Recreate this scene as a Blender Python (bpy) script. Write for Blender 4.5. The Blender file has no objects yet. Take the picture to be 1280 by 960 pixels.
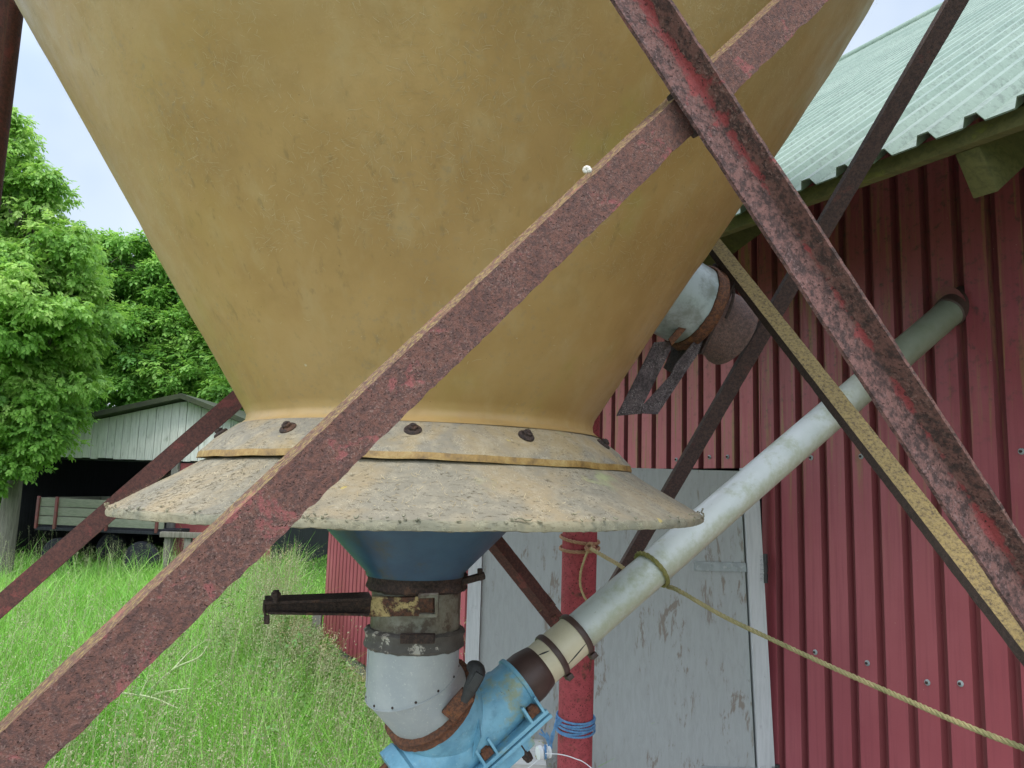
import bpy, bmesh, math, random
import numpy as np
from mathutils import Vector
random.seed(7); rng = np.random.default_rng(11)
C = bpy.context.scene.collection
A_ = np.array
# ------------------------------------------------------------------ camera
F = 960.; PIT = math.atan(127/960); ROL = .03
CAM = A_([0, 0, 1.7])
R0 = A_([1., 0, 0]); F0 = A_([0, math.cos(PIT), math.sin(PIT)]); U0 = A_([0, -math.sin(PIT), math.cos(PIT)])
RI = math.cos(ROL)*R0 + math.sin(ROL)*U0; UP = -math.sin(ROL)*R0 + math.cos(ROL)*U0
def ray(u, v): return (u-640)/F*RI - (v-480)/F*UP + F0
def P(u, v, d): return CAM + d*ray(u, v)
def proj(q):
    d = A_(q)-CAM; z = d@F0
    return 640+F*(d@RI)/z, 480-F*(d@UP)/z, z
def unit(a): a = A_(a, float); return a/np.linalg.norm(a)
Z = A_([0, 0, 1.])
# ------------------------------------------------------------------ materials
class NT:
    def __init__(s, name):
        s.m = bpy.data.materials.new(name); s.m.use_nodes = True
        s.t = s.m.node_tree; s.n = s.t.nodes; s.n.clear(); s.co = None
    def node(s, ty, **kw):
        n = s.n.new(ty)
        for k, v in kw.items(): setattr(n, k, v)
        return n
    def put(s, sock, v):
        if isinstance(v, bpy.types.NodeSocket): s.t.links.new(v, sock)
        elif isinstance(v, (tuple, list)) and len(v) == 3 and sock.type == 'RGBA': sock.default_value = (*v, 1)
        else: sock.default_value = v
    def coord(s, scale=None, rot=None, src='Object'):
        if s.co is None: s.co = s.node('ShaderNodeTexCoord')
        o = s.co.outputs[src]
        if scale is None and rot is None: return o
        mp = s.node('ShaderNodeMapping'); s.t.links.new(o, mp.inputs[0])
        if scale is not None: mp.inputs['Scale'].default_value = scale
        if rot is not None: mp.inputs['Rotation'].default_value = rot
        return mp.outputs[0]
    def noise(s, scale, detail=4, rough=.55, vec=None, dist=0, out='Fac'):
        n = s.node('ShaderNodeTexNoise'); s.put(n.inputs['Vector'], vec or s.coord())
        n.inputs['Scale'].default_value = scale; n.inputs['Detail'].default_value = detail
        n.inputs['Roughness'].default_value = rough; n.inputs['Distortion'].default_value = dist
        return n.outputs[out]
    def voro(s, scale, vec=None, feature='F1', out='Distance'):
        n = s.node('ShaderNodeTexVoronoi', feature=feature); s.put(n.inputs['Vector'], vec or s.coord())
        n.inputs['Scale'].default_value = scale; return n.outputs[out]
    def warp(s, vec, scale, amt):
        n = s.noise(scale, 2, .5, vec, 0, 'Color')
        a = s.node('ShaderNodeVectorMath', operation='SCALE'); s.put(a.inputs[0], n); a.inputs['Scale'].default_value = amt
        b = s.node('ShaderNodeVectorMath', operation='ADD'); s.put(b.inputs[0], vec); s.put(b.inputs[1], a.outputs[0])
        return b.outputs[0]
    def ramp(s, fac, stops, interp='LINEAR'):
        n = s.node('ShaderNodeValToRGB'); s.put(n.inputs[0], fac); n.color_ramp.interpolation = interp
        e = n.color_ramp.elements
        while len(e) < len(stops): e.new(.5)
        for i, (p, c) in enumerate(stops):
            e[i].position = p; e[i].color = (c, c, c, 1) if isinstance(c, (int, float)) else (*c, 1)
        return n.outputs[0]
    def step(s, fac, a, b, lo=0., hi=1.):
        n = s.node('ShaderNodeMapRange'); s.put(n.inputs[0], fac)
        for i, v in enumerate((a, b, lo, hi)): n.inputs[i+1].default_value = v
        n.interpolation_type = 'SMOOTHSTEP' ; return n.outputs[0]
    def mix(s, fac, a, b, mode='MIX'):
        n = s.node('ShaderNodeMix', data_type='RGBA', blend_type=mode)
        s.put(n.inputs[0], fac); s.put(n.inputs[6], a); s.put(n.inputs[7], b); return n.outputs[2]
    def math(s, op, a, b=0.):
        n = s.node('ShaderNodeMath', operation=op); s.put(n.inputs[0], a); s.put(n.inputs[1], b); return n.outputs[0]
    def attr(s, name, out='Fac'):
        n = s.node('ShaderNodeAttribute', attribute_name=name); return n.outputs[out]
    def sep(s, vec):
        n = s.node('ShaderNodeSeparateXYZ'); s.put(n.inputs[0], vec); return n.outputs
    def normal(s):
        n = s.node('ShaderNodeNewGeometry'); return n.outputs['Normal']
    def bump(s, h, strength=.4, dist=.01):
        n = s.node('ShaderNodeBump'); s.put(n.inputs['Height'], h)
        n.inputs['Strength'].default_value = strength; n.inputs['Distance'].default_value = dist; return n.outputs[0]
    def out(s, base, rough=.7, normal=None, metal=0., trans=None, spec=.5):
        o = s.node('ShaderNodeOutputMaterial'); b = s.node('ShaderNodeBsdfPrincipled')
        s.put(b.inputs['Base Color'], base); s.put(b.inputs['Roughness'], rough); s.put(b.inputs['Metallic'], metal)
        b.inputs['Specular IOR Level'].default_value = spec
        if normal is not None: s.put(b.inputs['Normal'], normal)
        sh = b.outputs[0]
        if trans:
            tr = s.node('ShaderNodeBsdfTranslucent'); s.put(tr.inputs[0], trans[1])
            mx = s.node('ShaderNodeMixShader'); mx.inputs[0].default_value = trans[0]
            s.t.links.new(sh, mx.inputs[1]); s.t.links.new(tr.outputs[0], mx.inputs[2]); sh = mx.outputs[0]
        s.t.links.new(sh, o.inputs[0]); return s.m
MAT = {}
def rusty(name, rust, rust2, paint, amount, lichen=0., scale=1., bump=.6, pale=None, groove=None):
    """rusted steel with flakes of old paint; lichen settles on faces that look upward"""
    s = NT(name); v = s.coord()
    fine = s.noise(420*scale, 5, .7); mid = s.noise(110*scale, 5, .65); big = s.noise(22*scale, 5, .6, dist=.6)
    r = s.mix(s.step(s.noise(150*scale, 4, .7), .38, .62), rust, rust2)
    if pale: r = s.mix(s.math('MULTIPLY', s.step(fine, .5, .66), s.step(big, .35, .6)), r, pale)
    pf = s.math('ADD', s.math('MULTIPLY', big, .7), s.math('MULTIPLY', mid, .3))
    if groove: pf = s.math('ADD', pf, s.step(s.attr('groove'), .0, .6, groove, -.06))
    pm = s.step(pf, amount-.045, amount+.03)
    r = s.mix(s.math('MULTIPLY', pm, .9), r, s.mix(s.step(mid, .4, .7), paint, tuple(c*.72 for c in paint)))
    pits = s.step(s.voro(230*scale, s.warp(v, 90, .012)), .1, .24)
    r = s.mix(pits, tuple(c*.35 for c in rust), r)
    sk = s.math('MULTIPLY', s.step(s.noise(300*scale, 4, .75, s.coord(None, (.8, .3, .5))), .54, .63), s.step(mid, .35, .6))
    r = s.mix(s.math('MULTIPLY', sk, .6), r, tuple(c*.4 for c in rust2))
    if lichen:
        nz = s.sep(s.normal())[2]
        lm = s.math('MULTIPLY', s.step(s.noise(170, 6, .75), .48-.1*lichen, .6), s.step(nz, .25, .7))
        r = s.mix(lm, r, s.mix(s.noise(200), (.33, .23, .06), (.24, .18, .1)))
    h = s.math('ADD', s.math('MULTIPLY', mid, .6), s.math('MULTIPLY', fine, .5))
    h = s.math('ADD', h, s.math('MULTIPLY', pm, -.15)); h = s.math('ADD', h, s.math('MULTIPLY', pits, .25))
    MAT[name] = s.out(r, s.step(fine, .3, .7, .65, .95), s.bump(h, bump, .0035), spec=.3)
rusty('rust_bar', (.165, .073, .056), (.092, .048, .042), (.32, .1, .095), .6, .25, 1.1, .95, (.25, .158, .135))
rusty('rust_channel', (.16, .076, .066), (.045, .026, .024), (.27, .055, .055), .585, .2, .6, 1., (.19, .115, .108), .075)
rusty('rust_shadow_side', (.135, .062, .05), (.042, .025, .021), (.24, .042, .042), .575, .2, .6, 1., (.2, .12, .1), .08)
rusty('rust_lichen', (.05, .033, .028), (.033, .024, .02), (.1, .03, .025), .7, 2., 1, .6)
rusty('rust_brown', (.115, .045, .036), (.065, .03, .026), (.19, .055, .048), .57, .2, .9, .5)
rusty('rust_umber', (.085, .05, .044), (.05, .033, .032), (.14, .06, .052), .62, .2, .9, .6)
rusty('rust_dark', (.062, .038, .03), (.03, .021, .018), (.13, .065, .04), .6, 0, 1., 1.)
rusty('rust_orange', (.17, .068, .034), (.075, .036, .024), (.26, .1, .035), .6, 0, 1., .7)
rusty('rust_grey', (.12, .088, .09), (.055, .042, .044), (.17, .13, .13), .6, 0, .9, 1., (.34, .29, .29))
rusty('rust_spout', (.17, .1, .085), (.1, .065, .06), (.22, .12, .1), .6, 0, .8, .6, (.24, .17, .155))
rusty('red_post', (.1, .035, .03), (.16, .06, .04), (.36, .062, .075), .42, 0, .55, .3)
rusty('rust_paint_yellow', (.12, .05, .03), (.05, .03, .022), (.5, .38, .17), .51, 0, .9, .7)
def m_fibre():
    s = NT('fibreglass'); v = s.coord()
    big = s.noise(3.2, 5, .6, dist=.4); mid = s.noise(14, 5, .6)
    vs = s.coord((9, 9, 2.2)); streak = s.noise(2.5, 4, .6, vs)
    c = s.ramp(big, [(.28, (.295, .173, .056)), (.5, (.365, .226, .082)), (.72, (.415, .272, .115))])
    c = s.mix(s.math('MULTIPLY', s.step(streak, .48, .75), .45), c, (.4, .285, .135))
    c = s.mix(s.math('MULTIPLY', s.step(mid, .52, .75), .3), c, (.25, .155, .05))
    z = s.sep(v)[2]
    # worn zones where the glass fibres lie bare
    worn = s.math('MULTIPLY', s.step(s.noise(3.1, 3, .55, s.coord((1, 1, 1.3))), .42, .58), s.step(z, 1.0, 1.35))
    wv = s.warp(v, 16, .14)
    f1 = s.step(s.voro(52, wv, 'DISTANCE_TO_EDGE'), .0, .07, 1, 0)
    f2 = s.step(s.voro(95, s.warp(s.coord(None, (.5, .9, .3)), 30, .1), 'DISTANCE_TO_EDGE'), 0, .09, 1, 0)
    br = s.step(s.noise(60, 3, .6), .47, .58)
    fib = s.math('MULTIPLY', s.math('MULTIPLY', f2, br), s.math('MULTIPLY', worn, .5))
    c = s.mix(s.math('MULTIPLY', worn, .42), c, (.32, .25, .13))
    c = s.mix(s.math('MULTIPLY', fib, .75), c, (.62, .52, .3))
    alg = s.math('MULTIPLY', s.step(s.noise(5, 5, .6, s.coord(None, (1, 0, 0))), .56, .72), s.step(s.sep(v)[0], -.1, .35))
    c = s.mix(s.math('MULTIPLY', alg, .35), c, (.3, .27, .06))
    run = s.math('MULTIPLY', s.step(s.noise(4, 5, .65, s.coord((14, 14, .8))), .56, .7), s.step(s.noise(2.3, 3), .4, .6))
    c = s.mix(s.math('MULTIPLY', run, .4), c, (.16, .115, .05))
    grime = s.math('MULTIPLY', s.step(s.noise(75, 6, .75), .52, .68), s.step(s.noise(4.5, 4, .6, s.coord(None, (2, 1, 0))), .46, .62))
    c = s.mix(s.math('MULTIPLY', grime, .4), c, (.2, .17, .11))
    sp = s.step(s.voro(16, s.warp(v, 20, .05)), .03, .05); spn = s.step(s.noise(11), .5, .58)
    c = s.mix(s.math('MULTIPLY', s.math('SUBTRACT', 1., sp), spn), c, (.48, .42, .28))
    dk = s.step(s.voro(34, s.coord(None, (.3, .2, .7))), .018, .045)
    c = s.mix(s.math('MULTIPLY', s.math('SUBTRACT', 1., dk), .6), c, (.1, .07, .03))
    h = s.math('ADD', s.math('MULTIPLY', mid, .5), s.math('MULTIPLY', fib, .35))
    h = s.math('ADD', h, s.math('MULTIPLY', s.noise(160, 3), .14)); h = s.math('ADD', h, s.math('MULTIPLY', big, .9))
    MAT['fibreglass'] = s.out(c, s.step(mid, .3, .7, .38, .6), s.bump(h, .35, .006), spec=.35)
m_fibre()
def m_skirt(name, base, grey, pale, dirt_shade):
    s = NT(name); v = s.coord()
    big = s.noise(6.5, 5, .62, dist=.5); mid = s.noise(40, 5, .7); fine = s.noise(240, 4, .7)
    c = s.mix(s.step(big, .4, .62), base, grey)
    c = s.mix(s.math('MULTIPLY', s.step(mid, .45, .7), .6), c, pale)
    fb = s.step(s.voro(130, s.warp(s.coord(None, (.6, .2, .9)), 40, .09), 'DISTANCE_TO_EDGE'), 0, .09, 1, 0)
    fb = s.math('MULTIPLY', fb, s.step(s.noise(45), .46, .6))
    c = s.mix(s.math('MULTIPLY', fb, .5), c, tuple(min(.6, k*1.4) for k in pale))
    x = s.sep(v)[0]
    dm = s.math('ADD', s.noise(95, 7, .8, s.warp(s.coord((1, 1, 3.0)), 18, .04)), s.math('MULTIPLY', s.step(x, -.55, .05, 1, 0), .06))
    dm = s.math('MULTIPLY', s.step(dm, .56, .62), s.step(s.noise(8, 5, .65), .33, .52))
    c = s.mix(s.math('MULTIPLY', dm, .85*dirt_shade), c, (.07, .055, .032))
    c = s.mix(s.math('MULTIPLY', s.step(s.noise(8, 4, .6, s.coord(None, (.4, 0, 1))), .58, .7), s.step(x, -.1, .4)), c, (.3, .31, .16))
    ye = s.step(s.voro(13, s.warp(v, 30, .03)), .045, .07, 1, 0)
    c = s.mix(s.math('MULTIPLY', ye, .55), c, (.5, .38, .1))
    h = s.math('ADD', s.math('MULTIPLY', mid, .35), s.math('MULTIPLY', fine, .35)); h = s.math('SUBTRACT', h, s.math('MULTIPLY', dm, .6))
    h = s.math('ADD', h, s.math('MULTIPLY', fb, .25))
    MAT[name] = s.out(c, .8, s.bump(h, .42, .0022), spec=.25)
m_skirt('skirt_top', (.275, .217, .135), (.2, .18, .138), (.315, .275, .2), 1.)
m_skirt('collar_top', (.31, .23, .125), (.215, .19, .148), (.35, .295, .205), .8)
m_skirt('skirt_lip', (.25, .215, .14), (.175, .165, .12), (.28, .255, .175), .6)
def m_edge():
    s = NT('resin_edge'); n = s.noise(30, 5, .7)
    c = s.ramp(n, [(.3, (.11, .06, .018)), (.5, (.26, .15, .035)), (.68, (.36, .25, .09))])
    MAT['resin_edge'] = s.out(c, .55, s.bump(s.noise(120), .5, .003))
m_edge()
def m_red(name, col, col2, green, dirt_shade):
    s = NT(name); v = s.coord()
    st = s.noise(3, 5, .6, s.coord((26, 26, .9))); big = s.noise(1.3, 4, .55); st2 = s.noise(5, 4, .65, s.coord((9, 9, .5)))
    c = s.mix(s.step(big, .35, .65), col, col2)
    c = s.mix(s.math('MULTIPLY', s.step(st, .45, .75), .4), c, tuple(k*.72 for k in col))
    z = s.sep(v)[2]
    gm = s.math('MULTIPLY', s.step(st2, .5, .68), s.step(z, 1.35, 1.95))
    c = s.mix(s.math('MULTIPLY', gm, green), c, (.22, .155, .055))
    gr = s.math('MULTIPLY', s.step(s.noise(38, 6, .7), .52, .7), s.step(z, 1.6, 2.3))  # speckled grime growing up the wall; puts the eave's shade into the colour
    c = s.mix(s.math('MULTIPLY', gr, dirt_shade), c, (.06, .045, .038))
    sp = s.step(s.voro(19, s.warp(v, 9, .06)), .012, .03, 1, 0)
    c = s.mix(s.math('MULTIPLY', sp, .7), c, (.5, .38, .3))
    MAT[name] = s.out(c, s.step(st, .3, .7, .42, .6), s.bump(s.math('ADD', s.math('MULTIPLY', s.noise(90), .4), s.math('MULTIPLY', s.noise(5, 2), 2.5)), .2, .006), spec=.4)
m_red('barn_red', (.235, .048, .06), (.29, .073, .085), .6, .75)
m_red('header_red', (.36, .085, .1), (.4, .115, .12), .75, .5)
m_red('groove_red', (.15, .036, .04), (.19, .046, .05), .4, .7)  # darker copy of the wall red: groove shade put into the colour
def m_roof():
    s = NT('roof_sheet'); v = s.coord()
    c = s.mix(s.step(s.noise(2, 4), .35, .65), (.125, .182, .135), (.18, .236, .182))
    dk = s.math('MULTIPLY', s.step(s.noise(46, 6, .75), .47, .62), s.step(s.noise(5, 4), .3, .55))
    c = s.mix(s.math('MULTIPLY', dk, .6), c, (.075, .1, .075))
    c = s.mix(s.math('MULTIPLY', s.step(s.noise(130, 3), .64, .72), .5), c, (.34, .4, .33))
    MAT['roof_sheet'] = s.out(c, .5, s.bump(s.noise(80, 4), .25, .003), spec=.5)
m_roof()
def wood(name, col, col2, peel, amount, axis='z', rough=.8, scale=1., fine=.3, gr=.09):
    s = NT(name); sc = {'z': (1, 1, gr), 'x': (.09, 1, 1), 'y': (1, .09, 1)}[axis]
    v = s.coord(sc); g = s.noise(60*scale, 6, .7, v, .6); g2 = s.noise(9*scale, 6, .7, s.coord(tuple(.25+.75*k for k in sc)), .8)
    c = s.mix(s.step(g, .35, .7), col, col2)
    pm = s.step(s.math('ADD', s.math('MULTIPLY', g, .4), s.math('MULTIPLY', g2, .6)), amount, amount+.06)
    c = s.mix(s.math('MULTIPLY', pm, .85), c, s.mix(g, tuple(k*.6 for k in peel), peel))
    sp = s.step(s.noise(26*scale, 5, .7), .63, .7)
    c = s.mix(s.math('MULTIPLY', sp, fine), c, tuple(k*.45 for k in col))
    MAT[name] = s.out(c, rough, s.bump(s.math('SUBTRACT', g, s.math('MULTIPLY', pm, .5)), .35, .003), spec=.25)
wood('door_paint', (.31, .325, .318), (.275, .287, .28), (.23, .19, .155), .545, gr=.2)
wood('trim_paint', (.45, .46, .46), (.36, .37, .37), (.3, .26, .21), .6)
wood('shed_board', (.62, .62, .57), (.46, .465, .42), (.28, .31, .25), .57, scale=.5)
wood('grey_wood', (.27, .27, .2), (.19, .2, .14), (.14, .13, .09), .6, 'x')
wood('green_wood', (.14, .13, .05), (.085, .085, .035), (.19, .19, .05), .55, 'x', scale=.8)
wood('post_wood', (.2, .19, .165), (.12, .115, .1), (.1, .11, .06), .56)
wood('bark', (.17, .155, .125), (.09, .08, .06), (.12, .13, .075), .56, scale=.6)
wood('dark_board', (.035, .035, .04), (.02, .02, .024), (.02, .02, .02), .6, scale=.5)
wood('pale_plank', (.5, .5, .47), (.38, .38, .36), (.2, .18, .14), .58, 'x')
def simple(name, c1, c2, scale, rough=.6, bump=.2, spots=None, metal=0., dist=.003, sp_rng=(.55, .66), sp_scale=None):
    s = NT(name); n = s.noise(scale, 5, .65); c = s.mix(s.step(n, .35, .65), c1, c2)
    if spots:
        c = s.mix(s.math('MULTIPLY', s.step(s.noise(sp_scale or scale*1.7, 6, .72, s.coord(None, (.7, .3, .1))), *sp_rng), .85), c, spots)
    MAT[name] = s.out(c, rough, s.bump(s.math('ADD', n, s.math('MULTIPLY', s.noise(scale*7), .4)), bump, dist), metal)
def m_pvc():
    s = NT('pvc_white'); v = s.coord(); x, y, z = s.sep(v)[0], s.sep(v)[1], s.sep(v)[2]
    c = s.mix(s.step(s.noise(6, 5), .35, .65), (.6, .62, .6), (.5, .53, .5))
    # algae: thick towards the wall end and in patches along the pipe's underside
    end = s.step(s.math('ADD', x, s.math('MULTIPLY', s.noise(9, 5, .65), .35)), .66, 1.0)
    nz = s.sep(s.normal())[2]; und = s.step(s.math('ADD', nz, s.math('MULTIPLY', s.noise(11, 6, .7), 1.6)), .62, 1.05, 1, 0)
    pt = s.step(s.noise(9, 6, .72, s.coord(None, (.5, .2, .1))), .5, .66)
    g = s.mix(s.noise(40, 4), (.27, .3, .15), (.4, .41, .26))
    c = s.mix(s.math('MULTIPLY', s.math('MAXIMUM', s.math('MULTIPLY', und, .7), s.math('MULTIPLY', pt, .7)), s.step(s.noise(60, 5, .7), .3, .6, .55, 1)), c, g)
    c = s.mix(s.math('MULTIPLY', end, .88), c, s.mix(s.noise(16, 6, .7), (.1, .115, .06), (.24, .255, .19)))
    fl = s.step(s.noise(120, 4, .7), .66, .7); c = s.mix(s.math('MULTIPLY', fl, .5), c, (.25, .25, .17))
    MAT['pvc_white'] = s.out(c, .42, s.bump(s.noise(50, 4), .08, .002))
m_pvc()
simple('pvc_cream', (.6, .53, .38), (.53, .46, .32), 12, .45, .08, (.34, .27, .16), sp_rng=(.62, .7))
simple('pvc_mossy', (.42, .44, .36), (.22, .25, .13), 10, .5, .12, (.12, .15, .06))
def m_cast():
    s = NT('blue_cast'); n = s.noise(9, 5, .65); f = s.noise(90, 5, .7)
    c = s.mix(s.step(n, .35, .65), (.11, .28, .4), (.2, .42, .54))
    c = s.mix(s.math('MULTIPLY', s.step(s.noise(30, 6, .7), .5, .7), .5), c, (.08, .2, .27))
    c = s.mix(s.math('MULTIPLY', s.step(s.noise(12, 6, .7, s.coord(None, (.7, .3, .1))), .53, .66), .75), c, s.mix(f, (.22, .25, .1), (.4, .38, .2)))
    c = s.mix(s.math('MULTIPLY', s.step(s.noise(45, 6, .75, s.coord(None, (.1, .9, .4))), .62, .68), .85), c, (.12, .06, .035))
    c = s.mix(s.math('MULTIPLY', s.step(f, .6, .7), .5), c, (.4, .55, .6))
    MAT['blue_cast'] = s.out(c, s.step(f, .3, .7, .38, .65), s.bump(s.math('ADD', n, s.math('MULTIPLY', f, .5)), .3, .003))
m_cast()
simple('blue_steel', (.016, .05, .095), (.024, .075, .13), 8, .4, .15, (.045, .05, .035), sp_rng=(.5, .68), sp_scale=9)
simple('zinc', (.3, .32, .325), (.36, .375, .37), 12, .55, .12, (.5, .5, .46), sp_rng=(.58, .68), sp_scale=150)
simple('zinc_dirty', (.2, .19, .15), (.11, .09, .06), 22, .6, .35, (.06, .035, .02), sp_rng=(.46, .6), sp_scale=26)
simple('crusted_white', (.45, .42, .36), (.32, .28, .23), 40, .7, .5, (.02, .015, .013), sp_rng=(.4, .46), sp_scale=24)
simple('rubber_brown', (.055, .03, .025), (.075, .042, .034), 20, .5, .15)
simple('black_iron', (.03, .029, .028), (.018, .018, .018), 40, .6, .4)
simple('galv_strap', (.26, .29, .29), (.2, .22, .22), 25, .5, .15, (.33, .34, .33))
simple('plastic_white', (.72, .73, .74), (.62, .63, .64), 12, .4, .05)
simple('translucent_tub', (.36, .4, .41), (.29, .33, .33), 9, .35, .08, (.16, .17, .145), sp_rng=(.45, .62), sp_scale=6)
simple('tub_mossy', (.16, .17, .14), (.08, .085, .07), 18, .6, .3, (.3, .31, .29))
simple('rope_tan', (.36, .2, .11), (.29, .155, .085), 90, .85, .3)
simple('rope_straw', (.44, .34, .18), (.34, .27, .12), 70, .85, .3)
simple('rope_green', (.16, .155, .045), (.24, .21, .07), 60, .85, .3)
simple('rope_olive', (.29, .24, .115), (.2, .185, .08), 30, .85, .3)
simple('rope_blue', (.07, .19, .38), (.13, .28, .46), 70, .7, .3)
simple('moss_tile', (.045, .055, .024), (.028, .034, .02), 6, .9, .3)
simple('red_shed_wall', (.25, .05, .05), (.2, .04, .042), 5, .6, .1)
simple('wagon_red', (.22, .05, .045), (.14, .05, .04), 14, .6, .2)
simple('snail_shell', (.6, .55, .5), (.45, .4, .34), 200, .5, .1)
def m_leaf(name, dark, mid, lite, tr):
    s = NT(name); a = s.attr('tone')
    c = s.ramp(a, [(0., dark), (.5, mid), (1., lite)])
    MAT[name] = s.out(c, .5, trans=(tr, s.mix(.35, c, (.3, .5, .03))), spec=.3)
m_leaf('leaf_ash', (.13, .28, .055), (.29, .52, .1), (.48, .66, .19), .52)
m_leaf('leaf_maple', (.1, .24, .05), (.2, .41, .08), (.36, .58, .14), .5)
m_leaf('grass_blade', (.12, .31, .045), (.25, .54, .085), (.43, .62, .19), .42)
m_leaf('grass_seed', (.24, .27, .12), (.33, .33, .19), (.42, .38, .25), .3)
m_leaf('dry_seed', (.4, .3, .17), (.5, .39, .23), (.58, .48, .3), .25)
m_leaf('weed_leaf', (.07, .17, .035), (.11, .24, .05), (.2, .3, .1), .3)
m_leaf('fibre_hair', (.3, .21, .1), (.42, .32, .17), (.58, .48, .31), .1)
m_leaf('straw', (.4, .46, .24), (.45, .5, .28), (.5, .53, .33), .2)
def m_ground():
    s = NT('ground_soil'); n = s.noise(1.1, 5, .6); f = s.noise(30, 5, .7)
    c = s.mix(s.step(n, .35, .65), (.07, .15, .03), (.1, .19, .04)); c = s.mix(s.math('MULTIPLY', s.step(f, .45, .65), .6), c, (.06, .08, .025))
    MAT['ground_soil'] = s.out(c, .95, s.bump(f, .6, .03), spec=.1)
m_ground()
# ------------------------------------------------------------------ mesh helpers
class MB:
    def __init__(s): s.v = []; s.f = []; s.mi = []; s.n = 0
    def add(s, v, f, mi=0):
        v = np.asarray(v, float); s.v.append(v); o = s.n; s.n += len(v)
        s.f += [tuple(i+o for i in q) for q in f]; s.mi += [mi]*len(f); return s
    def box(s, c, ax, h, mi=0, bev=.0):
        ax = [unit(a) for a in ax]; c = A_(c, float); b = min(bev, min(h)*.45)
        if b <= 0:
            v = [c+sum(ax[k]*h[k]*sg[k] for k in range(3)) for sg in [(-1,-1,-1),(1,-1,-1),(1,1,-1),(-1,1,-1),(-1,-1,1),(1,-1,1),(1,1,1),(-1,1,1)]]
            return s.add(v, [(0,3,2,1),(4,5,6,7),(0,1,5,4),(1,2,6,5),(2,3,7,6),(3,0,4,7)], mi)
        bm = bmesh.new(); bmesh.ops.create_cube(bm, size=2)
        for w in bm.verts: w.co = Vector([w.co[k]*h[k] for k in range(3)])
        bmesh.ops.bevel(bm, geom=bm.edges[:], offset=b, segments=2, affect='EDGES', profile=.6)
        bm.verts.index_update(); v = A_([tuple(w.co) for w in bm.verts]); f = [tuple(w.index for w in q.verts) for q in bm.faces]; bm.free()
        return s.add(c + v@A_(ax), f, mi)
    def bar(s, a, b, side, w, t, mi=0, bev=.002):
        a = A_(a, float); b = A_(b, float); d = unit(b-a); e = unit(A_(side)-d*(A_(side)@d)); g = np.cross(d, e)
        return s.box((a+b)/2, (d, e, g), (np.linalg.norm(b-a)/2, w/2, t/2), mi, bev)
    def lathe(s, prof, o, axis, seg=64, mi=0, caps=(False, False), mis=None, ref=None):
        axis = unit(axis); e = A_(ref, float) if ref is not None else (A_([1., 0, 0]) if abs(axis[0]) < .9 else A_([0, 1., 0]))
        e = unit(e-axis*(e@axis)); g = np.cross(axis, e); o = A_(o, float)
        t = np.linspace(0, 2*np.pi, seg, endpoint=False); cir = np.outer(np.cos(t), e)+np.outer(np.sin(t), g)
        v = np.concatenate([o+axis*z+cir*r for z, r in prof]); f = []; m = []
        for k in range(len(prof)-1):
            for i in range(seg):
                j = (i+1) % seg; f.append((k*seg+i, k*seg+j, (k+1)*seg+j, (k+1)*seg+i)); m.append(mis[k] if mis else mi)
        if caps[0]: f.append(tuple(reversed(range(seg)))); m.append(mi)
        if caps[1]: f.append(tuple((len(prof)-1)*seg+i for i in range(seg))); m.append(mi)
        v_ = v; o_ = s.n; s.v.append(v_); s.n += len(v_); s.f += [tuple(i+o_ for i in q) for q in f]; s.mi += m; return s
    def tube(s, pts, r, seg=8, mi=0, closed=False, caps=True):
        pts = A_(pts, float); n = len(pts); rr = np.full(n, r) if np.isscalar(r) else A_(r, float)
        T = np.gradient(pts, axis=0)
        if closed: T[0] = T[-1] = pts[1]-pts[-2]
        T /= np.linalg.norm(T, axis=1)[:, None]+1e-12
        e = A_([0, 0, 1.]) if abs(T[0][2]) < .9 else A_([1., 0, 0]); t = np.linspace(0, 2*np.pi, seg, endpoint=False); V = []
        for i in range(n):
            e = unit(e-T[i]*(e@T[i])); g = np.cross(T[i], e); V.append(pts[i]+rr[i]*(np.outer(np.cos(t), e)+np.outer(np.sin(t), g)))
        f = [(k*seg+i, k*seg+(i+1) % seg, (k+1)*seg+(i+1) % seg, (k+1)*seg+i) for k in range(n-1) for i in range(seg)]
        if caps and not closed: f += [tuple(reversed(range(seg))), tuple((n-1)*seg+i for i in range(seg))]
        return s.add(np.concatenate(V), f, mi)
    def rope(s, pts, R, pitch=None, mi=0, strands=3):
        pts = smooth(pts, max(12, int(plen(pts)/(R*.9)))); pitch = pitch or R*7
        n = len(pts); T = np.gradient(pts, axis=0); T /= np.linalg.norm(T, axis=1)[:, None]+1e-12
        L = np.concatenate([[0], np.cumsum(np.linalg.norm(np.diff(pts, axis=0), axis=1))])
        e = A_([.3, .2, 1.]); E = []
        for i in range(n): e = unit(e-T[i]*(e@T[i])); E.append(e)
        E = A_(E); G = np.cross(T, E)
        for k in range(strands):
            a = 2*np.pi*(L/pitch+k/strands); s.tube(pts+(E*np.cos(a)[:, None]+G*np.sin(a)[:, None])*R*.48, R*.56, 6, mi)
        return s
    def prism(s, poly, o, ex, ey, ez, depth, mi=0):
        n = len(poly); o = A_(o, float); v = [o+ex*x+ey*y for x, y in poly]+[o+ex*x+ey*y+ez*depth for x, y in poly]
        return s.add(v, [tuple(range(n))[::-1], tuple(range(n, 2*n))]+[(i, (i+1) % n, n+(i+1) % n, n+i) for i in range(n)], mi)
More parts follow.
